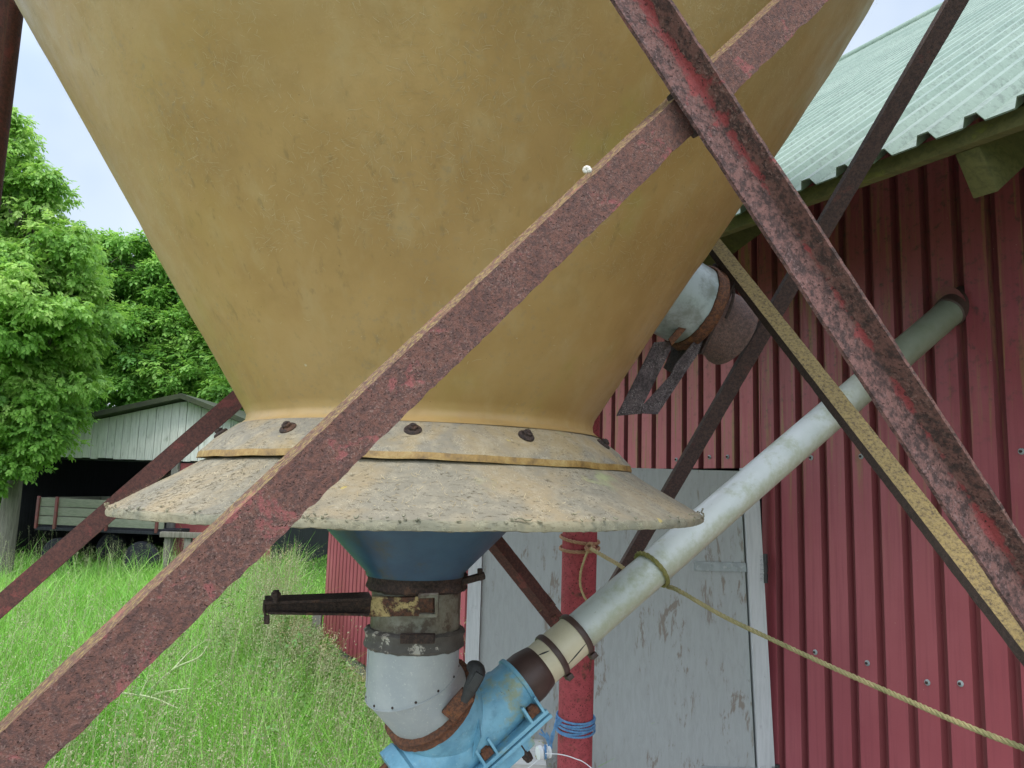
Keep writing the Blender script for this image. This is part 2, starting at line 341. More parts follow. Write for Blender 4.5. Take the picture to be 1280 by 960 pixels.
    def build(s, name, mats, parent=None, smooth_=True, angle=35, tone=None, clean=True):
        V = np.concatenate(s.v); V = V-(A_(ORG[parent.name]) if parent is not None else 0)
        me = bpy.data.meshes.new(name); me.from_pydata(V.tolist(), [], s.f)
        for m in (mats if isinstance(mats, (list, tuple)) else [mats]): me.materials.append(MAT[m])
        if max(s.mi, default=0): me.polygons.foreach_set('material_index', s.mi)
        if clean:
            bm = bmesh.new(); bm.from_mesh(me); bmesh.ops.recalc_face_normals(bm, faces=bm.faces[:]); bm.to_mesh(me); bm.free()
        if smooth_: me.shade_smooth() if hasattr(me, 'shade_smooth') else None
        if smooth_ and hasattr(me, 'set_sharp_from_angle'): me.set_sharp_from_angle(angle=math.radians(angle))
        o = bpy.data.objects.new(name, me); C.objects.link(o)
        if parent is not None: o.parent = parent; ORG[o.name] = ORG[parent.name]
        else: ORG[o.name] = A_([0, 0, 0.])
        return o
ORG = {}
def plen(p): p = A_(p, float); return np.linalg.norm(np.diff(p, axis=0), axis=1).sum()
def smooth(pts, n):
    p = A_(pts, float); k = len(p)
    if k == 2: return p[0]+(p[1]-p[0])*np.linspace(0, 1, n)[:, None]
    q = np.concatenate([[2*p[0]-p[1]], p, [2*p[-1]-p[-2]]]); out = []
    for t in np.linspace(0, k-1-1e-9, n):
        i = int(t); u = t-i; a, b, c, d = q[i:i+4]
        out.append(.5*(2*b+(c-a)*u+(2*a-5*b+4*c-d)*u*u+(3*b-a-3*c+d)*u**3))
    return A_(out)
def tag(o, label=None, cat=None, group=None, kind=None):
    for k, v in (('label', label), ('category', cat), ('group', group), ('kind', kind)):
        if v: o[k] = v
    return o
def thing(name, loc, label, cat, group=None):
    o = bpy.data.objects.new(name, None); o.empty_display_size = .1; o.location = tuple(loc); C.objects.link(o)
    ORG[o.name] = A_(loc, float); return tag(o, label, cat, group)
def bigmesh(name, V, Q, mat, tone=None, parent=None, nper=4):
    """many small faces with a tone value per vertex"""
    if parent is not None: V = V-ORG[parent.name]
    me = bpy.data.meshes.new(name); me.vertices.add(len(V)); me.vertices.foreach_set('co', V.astype('f4').ravel())
    nf = len(Q); me.loops.add(nf*nper); me.loops.foreach_set('vertex_index', Q.astype('i4').ravel())
    me.polygons.add(nf); me.polygons.foreach_set('loop_start', np.arange(0, nf*nper, nper, dtype='i4'))
    me.update(calc_edges=True)
    if tone is not None:
        a = me.attributes.new('tone', 'FLOAT', 'POINT'); a.data.foreach_set('value', tone.astype('f4'))
    me.materials.append(MAT[mat]); o = bpy.data.objects.new(name, me); C.objects.link(o)
    if parent is not None: o.parent = parent; ORG[o.name] = ORG[parent.name]
    else: ORG[o.name] = A_([0, 0, 0.])
    return o
def angle_bar(mb, p0, p1, e1, e2, w1, w2, t, rag=.0012, step=.006, mi=0, split=False):
    """rolled L section from p0 to p1: corner on the line, flanges along e1 and e2; flange tips eaten by rust"""
    p0 = A_(p0, float); p1 = A_(p1, float); d = unit(p1-p0); e1 = unit(e1-d*(e1@d)); e2 = unit(e2-d*(e2@d))
    sec = [(0, 0), (w1*.5, 0), (w1, 0), (w1, t), (w1*.5, t), (t*1.3, t), (t, t*1.3), (t, w2*.5), (t, w2), (0, w2), (0, w2*.5)]
    n = max(2, int(np.linalg.norm(p1-p0)/step)); k = len(sec); V = []
    def wob(m):
        a = rng.normal(0, 1, m); a = np.convolve(a, [.25, .5, .25], 'same'); b = np.convolve(rng.normal(0, 1, m), np.ones(9)/5, 'same'); return a*.6+b*.6
    j1, j2, j0 = wob(n+1)*rag, wob(n+1)*rag, wob(n+1)*rag*.4
    for i in range(n+1):
        q = p0+(p1-p0)*i/n
        for a, (x, y) in enumerate(sec):
            if a in (2, 3): x = x-abs(j1[i])
            if a in (8, 9): y = y-abs(j2[i])
            if a == 0: x += j0[i]*.5; y += j0[i]*.5
            V.append(q+e1*x+e2*y)
    f = [(i*k+a, i*k+(a+1) % k, (i+1)*k+(a+1) % k, (i+1)*k+a) for i in range(n) for a in range(k)]
    f += [tuple(range(k))[::-1], tuple(n*k+a for a in range(k))]
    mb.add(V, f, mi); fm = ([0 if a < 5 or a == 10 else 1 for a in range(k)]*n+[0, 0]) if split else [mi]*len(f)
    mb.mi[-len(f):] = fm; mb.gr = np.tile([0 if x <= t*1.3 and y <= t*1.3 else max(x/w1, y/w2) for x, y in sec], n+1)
    return mb
def hexbolt(mb, c, ax, r, h, washer=0, wm=0, mi=0):
    ax = unit(ax)
    if washer: mb.lathe([(-.002, washer), (.001, washer), (.003, washer*.85), (.005, r*.9)], c, ax, 28, wm, (True, True))
    mb.lathe([(0, r), (h*.8, r), (h, r*.8)], A_(c)+ax*(.004 if washer else 0), ax, 6, mi, (True, True))

# ------------------------------------------------------------------ barn directions
aw = math.radians(30); TW = A_([-math.sin(aw), math.cos(aw), 0]); NW = A_([math.cos(aw), math.sin(aw), 0])
H0 = P(962, 700, 3.0); H0[2] = 0
def W(t, z, off=0.): return H0+TW*t-NW*off+Z*z
def onwall(u, v, off=0.):
    q = ray(u, v); s = ((H0@NW)-off-CAM@NW)/(q@NW); w = CAM+s*q; return (w-H0)@TW, w[2]
# ------------------------------------------------------------------ ground
mb = MB(); mb.add([(-400, -60, 0), (400, -60, 0), (400, 700, 0), (-400, 700, 0)], [(0, 1, 2, 3)])
tag(mb.build('ground', 'ground_soil', clean=False), kind='structure')

s_ = NT('bounce_gravel'); c_ = s_.voro(46, None, 'F1', 'Color'); g_ = s_.mix(s_.step(s_.noise(3, 5), .35, .65), (.3, .28, .245), (.36, .34, .31))
g_ = s_.mix(.35, g_, c_, 'SOFT_LIGHT'); MAT['bounce_gravel'] = s_.out(g_, .9, s_.bump(s_.voro(46), .6, .01), spec=.2)
mb = MB(); ang = np.linspace(0, 2*np.pi, 60, endpoint=False); rr0 = 1+.05*np.sin(ang*5)+.03*np.sin(ang*11+1)
mb.add([(-.3+3.3*math.cos(a)*r, .3+2.9*math.sin(a)*r, .004) for a, r in zip(ang, rr0)], [tuple(range(60))])
tag(mb.build('bounce_pad', 'bounce_gravel', clean=False), kind='structure')  # disc added out of view to bounce neutral light up under the cone

# ------------------------------------------------------------------ BARN
barn = thing('barn', W(1.5, 0), 'red corrugated metal barn with pale green roof and grey door standing open', 'barn')
PW = .105; TN, TF = -3.1, 5.72; T0, T1 = .035, 1.16; ZH = 1.80; ZE = 2.597
def sheet(mb, t0, t1, z0, z1, ph=0., zs=14):
    xs = []; k0 = int(math.floor((t0-ph)/PW))-1
    t = k0*PW+ph; pts = []
    while t < t1+PW:
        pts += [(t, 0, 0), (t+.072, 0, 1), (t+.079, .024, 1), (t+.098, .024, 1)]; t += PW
    pts = [p for p in pts if t0 <= p[0] <= t1]; pts = [(t0, 0, 0)]+pts+[(t1, 0, 0)]
    n = len(pts); V = []
    for i in range(2):
        z = (z0, z1)[i]
        for (t, o, m) in pts: V.append(W(t, z, -o))
        for (t, o, m) in pts: V.append(W(t, z, -o-.0022))
    f = []; mi = []
    for i in range(n-1):
        g = pts[i][2]
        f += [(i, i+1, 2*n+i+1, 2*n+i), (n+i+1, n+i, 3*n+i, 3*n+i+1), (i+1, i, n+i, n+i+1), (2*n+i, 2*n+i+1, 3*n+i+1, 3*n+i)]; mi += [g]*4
    f += [(0, 2*n, 3*n, n), (n-1, 2*n-1, 4*n-1, 3*n-1)]; mi += [0, 0]
    o = mb.n; mb.v.append(A_(V)); mb.n += len(V); mb.f += [tuple(a+o for a in q) for q in f]; mb.mi += mi
mb = MB(); sheet(mb, TN, T0+.0, .12, ZE+.41, ph=-.03); sheet(mb, T1, TF, .12, ZE+.41, ph=-.03)
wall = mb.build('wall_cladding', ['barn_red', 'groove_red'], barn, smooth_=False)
mb = MB(); sheet(mb, T0+.003, T1-.003, ZH, ZE+.407, ph=-.03)
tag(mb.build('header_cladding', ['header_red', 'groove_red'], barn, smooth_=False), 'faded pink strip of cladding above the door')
# plinth, lining and the hidden sides so that the barn is a closed volume
mb = MB()
for a, b in ((TN, T0), (T1, TF)): mb.box(W((a+b)/2, .06, -.07), (TW, NW, Z), ((b-a)/2, .05, .06))
mb.build('plinth', 'post_wood', barn)
BW = 2.5*2
PR = math.radians(35.9); OV = .6
SL = unit(NW*math.cos(PR)+Z*math.sin(PR)); NR = unit(-NW*math.sin(PR)+Z*math.cos(PR))
WR = 6.9                                                     # run from eave to ridge
EV = W(0, ZE-.005, OV)                                       # eave line (underside of sheet)
def RP(t, s, h=0.): return EV+TW*t+SL*s+NR*h
mb = MB()
zr = RP(0, WR/math.cos(PR))[2]; dR = WR-OV
for t in (TN+.02, TF-.02):
    v = [W(t, 0, -.03), W(t, 0, -2*dR), W(t, ZE+.38, -2*dR), W(t, zr-.1, -dR), W(t, ZE+.4, -.03)]
    ez = -TW*.04 if t > 0 else TW*.04
    v2 = [q+ez for q in v]; mb.add(v+v2, [(0, 1, 2, 3, 4), (9, 8, 7, 6, 5)]+[(i, (i+1) % 5, 5+(i+1) % 5, 5+i) for i in range(5)])
mb.box(W((TN+TF)/2, ZE/2, -2*dR), (TW, NW, Z), ((TF-TN)/2, .03, ZE/2))
mb.build('rear_walls', 'dark_board', barn, smooth_=False)
# roof
mb = MB(); LR = WR/math.cos(PR)
tn, tf = TN-.3, TF+.25; RPW = .119; pts = []; t = tn
while t < tf: pts += [(t, 0), (t+.06, 0), (t+.072, .024), (t+.1, .024), (t+.112, 0)]; t += RPW
n = len(pts); V = []; mf = []
for s_ in (0, LR):
    for dz in (.004, 0):
        V += [RP(a, s_, h+dz) for a, h in pts]
for i in range(n-1): mf += [(i, i+1, 2*n+i+1, 2*n+i), (n+i+1, n+i, 3*n+i, 3*n+i+1), (i+1, i, n+i, n+i+1)]
mb.add(V, mf)
q0 = RP(tn, LR, .03); q1 = RP(tf, LR, .03)
rs = mb.build('roof', 'roof_sheet', barn, smooth_=False)
mb = MB(); e2 = NW*math.cos(PR)-Z*math.sin(PR); a0 = RP(tn, LR); a1 = RP(tf, LR); d0 = e2*LR
up = unit(np.cross(TW, e2)); up = up if up[2] > 0 else -up
mb.add([a0, a1, a1+d0, a0+d0, a0+up*.01, a1+up*.01, a1+d0+up*.01, a0+d0+up*.01], [(0, 1, 2, 3), (7, 6, 5, 4), (0, 4, 5, 1), (1, 5, 6, 2), (2, 6, 7, 3), (3, 7, 4, 0)])
mb.build('rear_roof', 'roof_sheet', barn, smooth_=False)
mb = MB(); mb.lathe([(0, .07), (np.linalg.norm(a1-a0), .07)], a0+Z*.01, TW, 16, 0, (True, True)); mb.build('ridge_cap', 'roof_sheet', barn)
mb = MB(); mb.bar(RP(tn, .035, -.031), RP(tf, .035, -.031), Z, .046, .032, bev=.003)
mb.build('fascia', 'green_wood', barn)
for t in (-2.19, -1.12, -.05, 1.02, 2.09, 3.16, 4.23):
    mb = MB(); mb.bar(RP(t, .03, -.12), RP(t, 1.4, -.12), NR, .125, .06, bev=.004); mb.build('rafter_tail', 'green_wood', barn)
# screws
scr = [(uv, 1.84) for uv in (845, 891, 912, 1015, 1078, 1133, 1270)]+[(uv, 1.135) for uv in (1016, 1080, 1152, 1195, 1277)]
for u, z in scr:
    lo, hi = -3., 5.
    for _ in range(50):
        m = (lo+hi)/2
        if proj(W(m, z))[0] > u: lo = m
        else: hi = m
    tt = round((lo+.03-.036)/PW)*PW-.03+.036
    if (abs(tt) < .03): tt += PW
    zz = z+rng.normal(0, .006)
    mb = MB(); mb.lathe([(0, .0095), (.002, .0095), (.0045, .006), (.005, .0045)], W(tt, zz, .0), -NW, 18, 0, (False, True)); mb.lathe([(.004, .0048), (.0085, .0045)], W(tt, zz), -NW, 6, 1, (False, True))
    mb.build('screw', ['galv_strap', 'rust_dark'], wall)
# torn flap above the pipe hole and its dark hole rim
tp, zp = onwall(1186, 391)
mb = MB(); prof = [(math.cos(a)*.052, math.sin(a)*.06) for a in np.linspace(-.5, math.pi+.5, 15)]
flap = [W(tp+x-.01, zp+.02+y, .012+.02*max(0, y)/.06) for x, y in prof]; flap2 = [q-NW*.0+NW*.004 for q in flap]
k = len(flap); mb.add(flap+flap2, [tuple(range(k)), tuple(range(2*k-1, k-1, -1))]+[(i, (i+1) % k, k+(i+1) % k, k+i) for i in range(k)])
mb.build('pipe_flap', 'groove_red', barn)
# door leaf, swung out about its hinge
DR = P(962, 700, 2.985); DR[2] = 0
dL = P(585, 730, 3.0); dL[2] = 0
DX = unit(dL-DR); DN = unit(np.cross(DX, Z)); DN = DN if DN@(CAM*A_([1, 1, 0])-DR) > 0 else -DN
ZD0, ZD1 = .16, 1.786; lean = .045                              # a sagging leaf leans at its hinge edge
wd = np.linalg.norm(dL-DR)
def D(x, z, off=0.): return DR+DX*(x+lean*(z-.8)*(1-x/wd))+Z*z+DN*off
mb = MB(); pw_ = None
q0_ = P(670, 837, 1.75); pd_ = unit(P(1186, 391, 2.45)-q0_); tt_ = ((H0@NW)-q0_@NW)/(pd_@NW)
mb.lathe([(tt_-.03, .0452), (tt_-.026, .0495), (tt_+.06, .052), (tt_+.06, .045)], q0_, pd_, 40); mb.build('pipe_gap_ring', 'rubber_brown', barn)  # dark ring added to stand for the shaded gap round the pipe
door = bpy.data.objects.new('door', None); C.objects.link(door); door.parent = barn; ORG[door.name] = ORG[barn.name]
door['label'] = 'grey weathered plywood door standing open'
def dpanel(mb, x0, x1, z0, z1, o0, o1, mi=0):
    v = [D(x, z, o) for o in (o0, o1) for x, z in ((x0, z0), (x1, z0), (x1, z1), (x0, z1))]
    mb.add(v, [(3, 2, 1, 0), (4, 5, 6, 7), (0, 1, 5, 4), (1, 2, 6, 5), (2, 3, 7, 6), (3, 0, 4, 7)], mi)
mb = MB(); dpanel(mb, .07, wd-.055, ZD0+.002, ZD1-.002, -.03, 0.); mb.build('door_panel', 'door_paint', door, smooth_=False)
mb = MB(); dpanel(mb, .0, .062, ZD0-.02, ZD1+.01, -.034, .014); mb.build('door_stile', 'trim_paint', door, smooth_=False)
mb = MB(); dpanel(mb, wd-.053, wd, ZD0, ZD1+.006, -.034, .012); mb.build('door_stile', 'trim_paint', door, smooth_=False)
for zs in (proj and 1.412, .66):
    mb = MB(); dpanel(mb, .066, .27, zs-.017, zs+.017, .0, .006)
    for x in (.1, .135, .2): hexbolt(mb, D(x, zs, .006), DN, .006, .004)
    mb.build('strap_hinge', 'galv_strap', door, smooth_=False)
for zs in (1.412, .64):
    mb = MB(); c = D(-.008, zs, .012); mb.lathe([(-.055, .0085), (-.02, .0085), (-.019, .0065), (-.015, .0065), (-.014, .0085), (.014, .0085), (.015, .0065), (.019, .0065), (.02, .0085), (.055, .0085)], c, Z, 14, 0, (True, True))
    mb.bar(c-Z*.05+DX*.012, c+Z*.05+DX*.012, DX, .022, .004); mb.build('hinge_knuckle', 'black_iron', door)
mb = MB(); mb.box(W(T0-.012, (ZH+.1)/2, -.02), (TW, NW, Z), (.012, .018, (ZH-.12)/2)); mb.build('door_jamb', 'dark_board', barn, smooth_=False); mb = MB(); mb.box(W(T1+.012, (ZH+.1)/2, -.05), (TW, NW, Z), (.012, .018, (ZH-.12)/2))
mb.build('door_jamb', 'dark_board', barn, smooth_=False)

# ------------------------------------------------------------------ BIN STAND
PZ = P(724, 700, 2.28)
stand = thing('bin_stand', (PZ[0], PZ[1], 0), 'rusty red steel stand of posts and crossing angle bars holding the bin', 'stand')
def seg_ext(a, b, e0, e1): d = b-a; return a-d*e0, b+d*e1
# visible rear post
pu = P(725, 660, 2.28); pl = P(718.5, 940, 2.28); pd = unit(pu-pl)
b0 = pl-pd*(pl[2]/pd[2]); t0_ = pl+pd*((3.35-pl[2])/pd[2])
mb = MB(); mb.lathe([(0, .0515), (np.linalg.norm(t0_-b0), .0515)], b0, pd, 40, 0, (True, True)); mb.lathe([(.0, .1), (.012, .1)], b0, Z, 4, 0, (True, True))
leg = mb.build('leg', 'red_post', stand); leg['label'] = 'red painted round post with rust spots'
def plain_leg(x, y, mat='rust_brown'):
    mb = MB(); mb.lathe([(0, .05), (3.35, .05)], (x, y, 0), Z, 32, 0, (True, True)); mb.lathe([(0, .1), (.012, .1)], (x, y, 0), Z, 4, 0, (True, True)); return mb.build('leg', mat, stand)
# post at the left picture edge
q = P(-13, 90, 1.72); plain_leg(q[0], q[1])
# brace A: corner along its upper edge, one flange facing us, one going back
a0 = P(0, 917, .61); a1 = P(975, 0, .98); fl = seg_ext(a0, a1, .16, .85)
eA = unit(np.cross(a1-a0, TW)); eA = eA if eA[2] < 0 else -eA
mb = MB(); angle_bar(mb, fl[0], fl[1], eA, TW, .046, .046, .005, .0021)
A0 = mb.build('diagonal_brace', 'rust_bar', stand); A0['label'] = 'flat rusty purple brown angle bar with yellow lichen on its upper edge'
# brace B: inner corner towards us
zb = .915
b0_ = P(803, 0, zb); b1_ = P(1228, 650, zb); fb = seg_ext(b0_, b1_, .3, .5)
eB = unit(np.cross(b1_-b0_, TW)); eB = eB if eB[0] < 0 else -eB
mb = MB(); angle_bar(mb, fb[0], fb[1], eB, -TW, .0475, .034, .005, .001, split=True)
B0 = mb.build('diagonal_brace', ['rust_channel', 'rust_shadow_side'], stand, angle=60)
at_ = B0.data.attributes.new('groove', 'FLOAT', 'POINT'); at_.data.foreach_set('value', mb.gr.astype('f4')); B0['label'] = 'open angle bar with red paint left in its groove'
q = fl[0]; plain_leg(q[0]-.03, q[1]+.07); q = fb[1]; plain_leg(q[0]+.04, q[1]+.1)
mb = MB(); x_ = P(862, 140, .925); mb.bar(x_-eB*.01-unit(b1_-b0_)*.03, x_-eB*.01+unit(b1_-b0_)*.03, eB, .05, .012, bev=.004); 
mb.build('weld_plate', 'rust_dark', stand)
# brace Y with lichen on top
y0 = P(880, 298, 2.05); y1 = P(1280, 815, 1.22); yy = seg_ext(y0, y1, .2, .25); dy = unit(y1-y0)
sY = unit(np.cross(dy, F0)); sY = sY if sY[2] > 0 else -sY
mb = MB(); angle_bar(mb, yy[0], yy[1], sY*.95+F0*.2, -sY*.42+F0*.9, .038, .017, .004, .0008)
Y0 = mb.build('diagonal_brace', 'rust_lichen', stand); Y0['label'] = 'thin angle bar covered in yellow lichen along its top'
# brace Z, thin brown
z0 = P(788, 700, 2.33); z1 = P(1198, 0, 1.62); zz_ = seg_ext(z0, z1, .1, .2); dz_ = unit(z1-z0)
sZ = unit(np.cross(dz_, F0))
mb = MB(); angle_bar(mb, zz_[0]+sZ*.018, zz_[1]+sZ*.018, -sZ, F0, .039, .03, .004, .0006)
mb.build('diagonal_brace', 'rust_umber', stand)
# brace C left rear, brace D to the foot of the post
c0 = P(-30, 784, 1.9); c1 = P(296, 500, 2.05); cc = seg_ext(c0, c1, .12, 1.2); dC = unit(c1-c0); sC = unit(np.cross(dC, F0)); sC = sC if sC[2] > 0 else -sC
mb = MB(); angle_bar(mb, cc[0]+sC*.026, cc[1]+sC*.026, -sC, F0, .05, .045, .005, .0006)
mb.build('diagonal_brace', 'rust_brown', stand)
d1 = P(694, 774, 2.2); d0_ = P(620, 681, 2.16); dd = seg_ext(d0_, d1, 3.4, -.1); dD = unit(d1-d0_); sD = unit(np.cross(dD, F0)); sD = sD if sD[2] > 0 else -sD
mb = MB(); angle_bar(mb, dd[0]-F0*.012, dd[1]-F0*.012, sD*.75+F0*.6, -sD*.75+F0*.6, .034, .034, .005, .0008)
mb.bar(dd[1]-dD*.02, d1+dD*.012, sD, .05, .008, bev=.003); hexbolt(mb, d1-dD*.005-F0*.006, -F0, .009, .007)
mb.build('diagonal_brace', 'rust_brown', stand)
# tiny snail on brace A
sn = P(733, 214, .855)
mb = MB(); 
for i in range(12):
    a = i*.75; r = .0035*(1-i/16); mb.lathe([(-r, r*.2), (-r*.7, r*.75), (0, r), (r*.7, r*.75), (r, r*.2)], sn+RI*math.cos(a)*.003*(1-i/12)+UP*(math.sin(a)*.003*(1-i/12)+.001), F0, 10, 0, (True, True))
tag(mb.build('snail', 'snail_shell'), 'tiny pale snail shell on the upper edge of the rusty bar', 'snail')

# ------------------------------------------------------------------ FEED BIN
ax0 = P(519, 640, 1.6); AX = A_([ax0[0]+.006, ax0[1], 0])
bin_ = thing('feed_bin', (AX[0], AX[1], 1.2), 'large tan fibreglass hopper bin with flared skirt and bolted collar', 'bin')
def ac(z): return AX+A_([max(0, z-1.7)*.014, 0, 0])
def surf(name, prof, mats, mis=None, seg=192, jit=None, parent=bin_, sub=1, lean_=0.):
    pr = []
    ms = []
    for i in range(len(prof)-1):
        (z0, r0), (z1, r1) = prof[i], prof[i+1]; m = max(1, int(math.hypot(z1-z0, r1-r0)/sub))
        for k in range(m): pr.append((z0+(z1-z0)*k/m, r0+(r1-r0)*k/m)); ms.append(mis[i] if mis else 0)
    pr.append(prof[-1]); n = len(pr); t = np.linspace(0, 2*np.pi, seg, endpoint=False); V = []
    for k, (z, r) in enumerate(pr):
        zz = np.full(seg, z); rr = np.full(seg, r)
        if jit: dz, dr = jit(k, n, z, r, t); zz = zz+dz; rr = rr+dr
        c = AX; zz = zz+lean_*rr*np.cos(t)
        V.append(np.stack([c[0]+np.maximum(0, zz-1.7)*.014+rr*np.cos(t), c[1]+rr*np.sin(t), zz], 1))
    mb = MB(); f = [(k*seg+i, k*seg+(i+1) % seg, (k+1)*seg+(i+1) % seg, (k+1)*seg+i) for k in range(n-1) for i in range(seg)]
    mb.add(np.concatenate(V), f); mb.mi = [ms[k] for k in range(n-1) for i in range(seg)]
    return mb.build(name, mats, parent, angle=50)
def strands(name, n, zr, seedz, width, mat, patch, parent=bin_, off=.0012, alim=(math.pi, 2*math.pi), Lr=(.006, .04), prof=None):
    """loose glass fibres lying on a surface of revolution"""
    z0 = rng.uniform(*zr, n*4); a0 = rng.uniform(*alim, n*4)
    f = np.sin(z0*11+1.3*np.sin(a0*5))*np.sin(a0*6+2.1*np.sin(z0*7)+seedz)+.35*np.sin(a0*17+z0*23)
    k = f+rng.normal(0, .4, n*4) > patch; z0, a0 = z0[k][:n], a0[k][:n]; N = len(z0)
    L_ = rng.gamma(2, (Lr[1]-Lr[0])/3.5, N)+Lr[0]; th = rng.uniform(0, np.pi, N); cv = rng.normal(0, .4, N); V = []; S = 4; R_ = np.clip(rng.normal(.5, .25, N), 0, 1)
    for i in range(S+1):
        u = i/S-.5; ang = th+cv*u; V.append(np.stack([a0+L_*u*np.cos(ang)/prof(z0), z0+L_*u*np.sin(ang)*.8], 1))
    V = np.stack(V, 1); out = []
    for i in range(S+1):
        d = V[:, min(S, i+1)]-V[:, max(0, i-1)]; rz = prof(V[:, i, 1]); da = d[:, 0]*rz; dz = d[:, 1]; ln = np.sqrt(da*da+dz*dz)+1e-9; w = width*(1-.5*abs(i/S-.5))
        for sg in (-1, 1):
            aa = V[:, i, 0]-sg*dz/ln*w/rz; zz = V[:, i, 1]+sg*da/ln*w; rr = prof(zz)+off
            out.append(np.stack([AX[0]+np.maximum(0, zz-1.7)*.014+rr*np.cos(aa), AX[1]+rr*np.sin(aa), zz], 1))
    out = np.stack(out, 1); q = np.arange(N)[:, None, None]*(2*S+2)+A_([[2*i, 2*i+1, 2*i+3, 2*i+2] for i in range(S)])[None]
    o = bigmesh(name, out.reshape(-1, 3), q.reshape(-1, 4), mat, np.repeat(R_, 2*S+2), parent); o['kind'] = 'stuff'; return o
def low(t, seed, nh=9, amp=1.):
    r = np.random.default_rng(seed); o = np.zeros_like(t)
    for k in range(1, nh): o += r.normal()*np.cos(k*t+r.uniform(0, 6.28))/k**.7
    return amp*o
jc = lambda k, n, z, r, t: (0*t, low(t, 3+int(z*6), 12, .0011)+low(t, 77, 7, .0012))
cr = lambda z: .358+.632*(z-1.83)
surf('hopper_cone', [(1.7995, .375), (1.8045, .366), (1.812, .358), (1.824, .3565), (1.838, .363), (1.86, .377), (2.05, cr(2.05)), (2.3, cr(2.3)), (2.6, cr(2.6)), (2.72, .915), (2.8, .935), (3.3, .94), (3.3, .93), (2.8, .925), (1.84, .345), (1.78, .343)], 'fibreglass', seg=160, sub=.04, jit=jc)
coneR = lambda z: np.maximum(.358+.632*(z-1.83), .36)
strands('loose_fibres', 15000, (2.05, 2.74), .4, .00014, 'fibre_hair', -.15, prof=coneR, off=.003, Lr=(.003, .015))
strands('loose_fibres', 900, (1.86, 2.72), 2.4, .0002, 'fibre_hair', -.4, prof=coneR, off=.003, Lr=(.002, .008))
def jcol(k, n, z, r, t): w = (r-.35)/.09; return low(t, 8, 30, .0011)*max(0, w), low(t, 9, 40, .0012)*max(0, w)
surf('collar', [(1.795, .345), (1.806, .353), (1.802, .37), (1.772, .41), (1.746, .436), (1.735, .438), (1.735, .43), (1.78, .345)], ['collar_top', 'resin_edge'], [0, 0, 0, 0, 1, 1, 1], seg=220, sub=.012, jit=jcol)
def jsk(k, n, z, r, t):
    w = max(0, (r-.5)/.078); rr_ = np.random.default_rng(k+40).normal(0, 1, len(t))
    low_ = low(t, 21, 60, .0011); return low(t, 20, 40, .0008)*w + rr_*.0006*(w > .9)-low(t, 5, 4, .002)*w, low_*w*.7 + rr_*.0009*(w > .9)
surf('skirt', [(1.748, .34), (1.744, .40), (1.733, .43), (1.71, .466), (1.68, .52), (1.65, .5735), (1.6465, .577), (1.6405, .578), (1.636, .577), (1.635, .571), (1.67, .52), (1.72, .43), (1.735, .34)], ['skirt_top', 'skirt_lip', 'resin_edge'], [0, 0, 0, 0, 0, 1, 1, 1, 1, 0, 0, 0], seg=420, sub=.009, jit=jsk, lean_=.009)
skR = lambda z: .43+(1.733-z)*(.1435/.083)
strands('loose_fibres', 700, (1.656, 1.73), 1.1, .0002, 'fibre_hair', -.8, prof=skR, off=.0018, Lr=(.003, .009))
# ragged fibre tufts on the lip
mb = MB()
for i in range(90):
    a = rng.uniform(math.pi*.98, 2.02*math.pi); r = .577; z = 1.652+.009*r*math.cos(a)+rng.normal(0, .003)
    c = AX+A_([r*math.cos(a), r*math.sin(a), z]); n_ = A_([math.cos(a), math.sin(a), .3]); tt = A_([-math.sin(a), math.cos(a), 0])
    L = rng.uniform(.003, .008)*(2 if rng.random() < .12 else 1)
    p = [c-tt*L*.5, c+n_*rng.uniform(0, .003)-Z*rng.uniform(0, .004), c+tt*L*.5-Z*rng.uniform(-.002, .006)]
    mb.tube(smooth(p, 6), [.0008, .0016, .0018, .0015, .001, .0004], 5)
tag(mb.build('frayed_fibres', 'skirt_lip', bin_), kind='stuff')
for u in (270, 360, 516, 658, 754):
    best = min(np.linspace(math.pi*.98, 2.02*math.pi, 2000), key=lambda a: abs(proj(AX+A_([.396*math.cos(a), .396*math.sin(a), 1.783]))[0]-u)+(1e3 if math.sin(a) > .12 else 0))
    a = best; c = AX+A_([.396*math.cos(a), .396*math.sin(a), 1.783]); n_ = unit(A_([math.cos(a)*.62, math.sin(a)*.62, .78]))
    mb = MB(); mb.lathe([(-.002, .0145), (.0015, .0145), (.0035, .0125), (.0045, .009)], c, n_, 30, 0, (True, True))
    w_ = mb
    bo = w_.build('washer', 'rust_dark', bin_)
    mb = MB(); mb.lathe([(.004, .0085), (.0085, .0085), (.01, .0065)], c, n_, 6, 0, (True, True)); mb.lathe([(.0095, .0045), (.012, .004)], c, n_, 12, 0, (True, True)); mb.build('bolt', 'rust_dark', bin_)
zf = lambda v: P(519, v, 1.62)[2]
surf('steel_funnel', [(1.79, .335), (1.74, .332), (1.66, .24), (zf(712), .101), (zf(716), .1), (zf(712), .098), (1.79, .328)], 'blue_steel', seg=96, sub=.05, jit=lambda k, n, z, r, t: (0*t, 0*t))

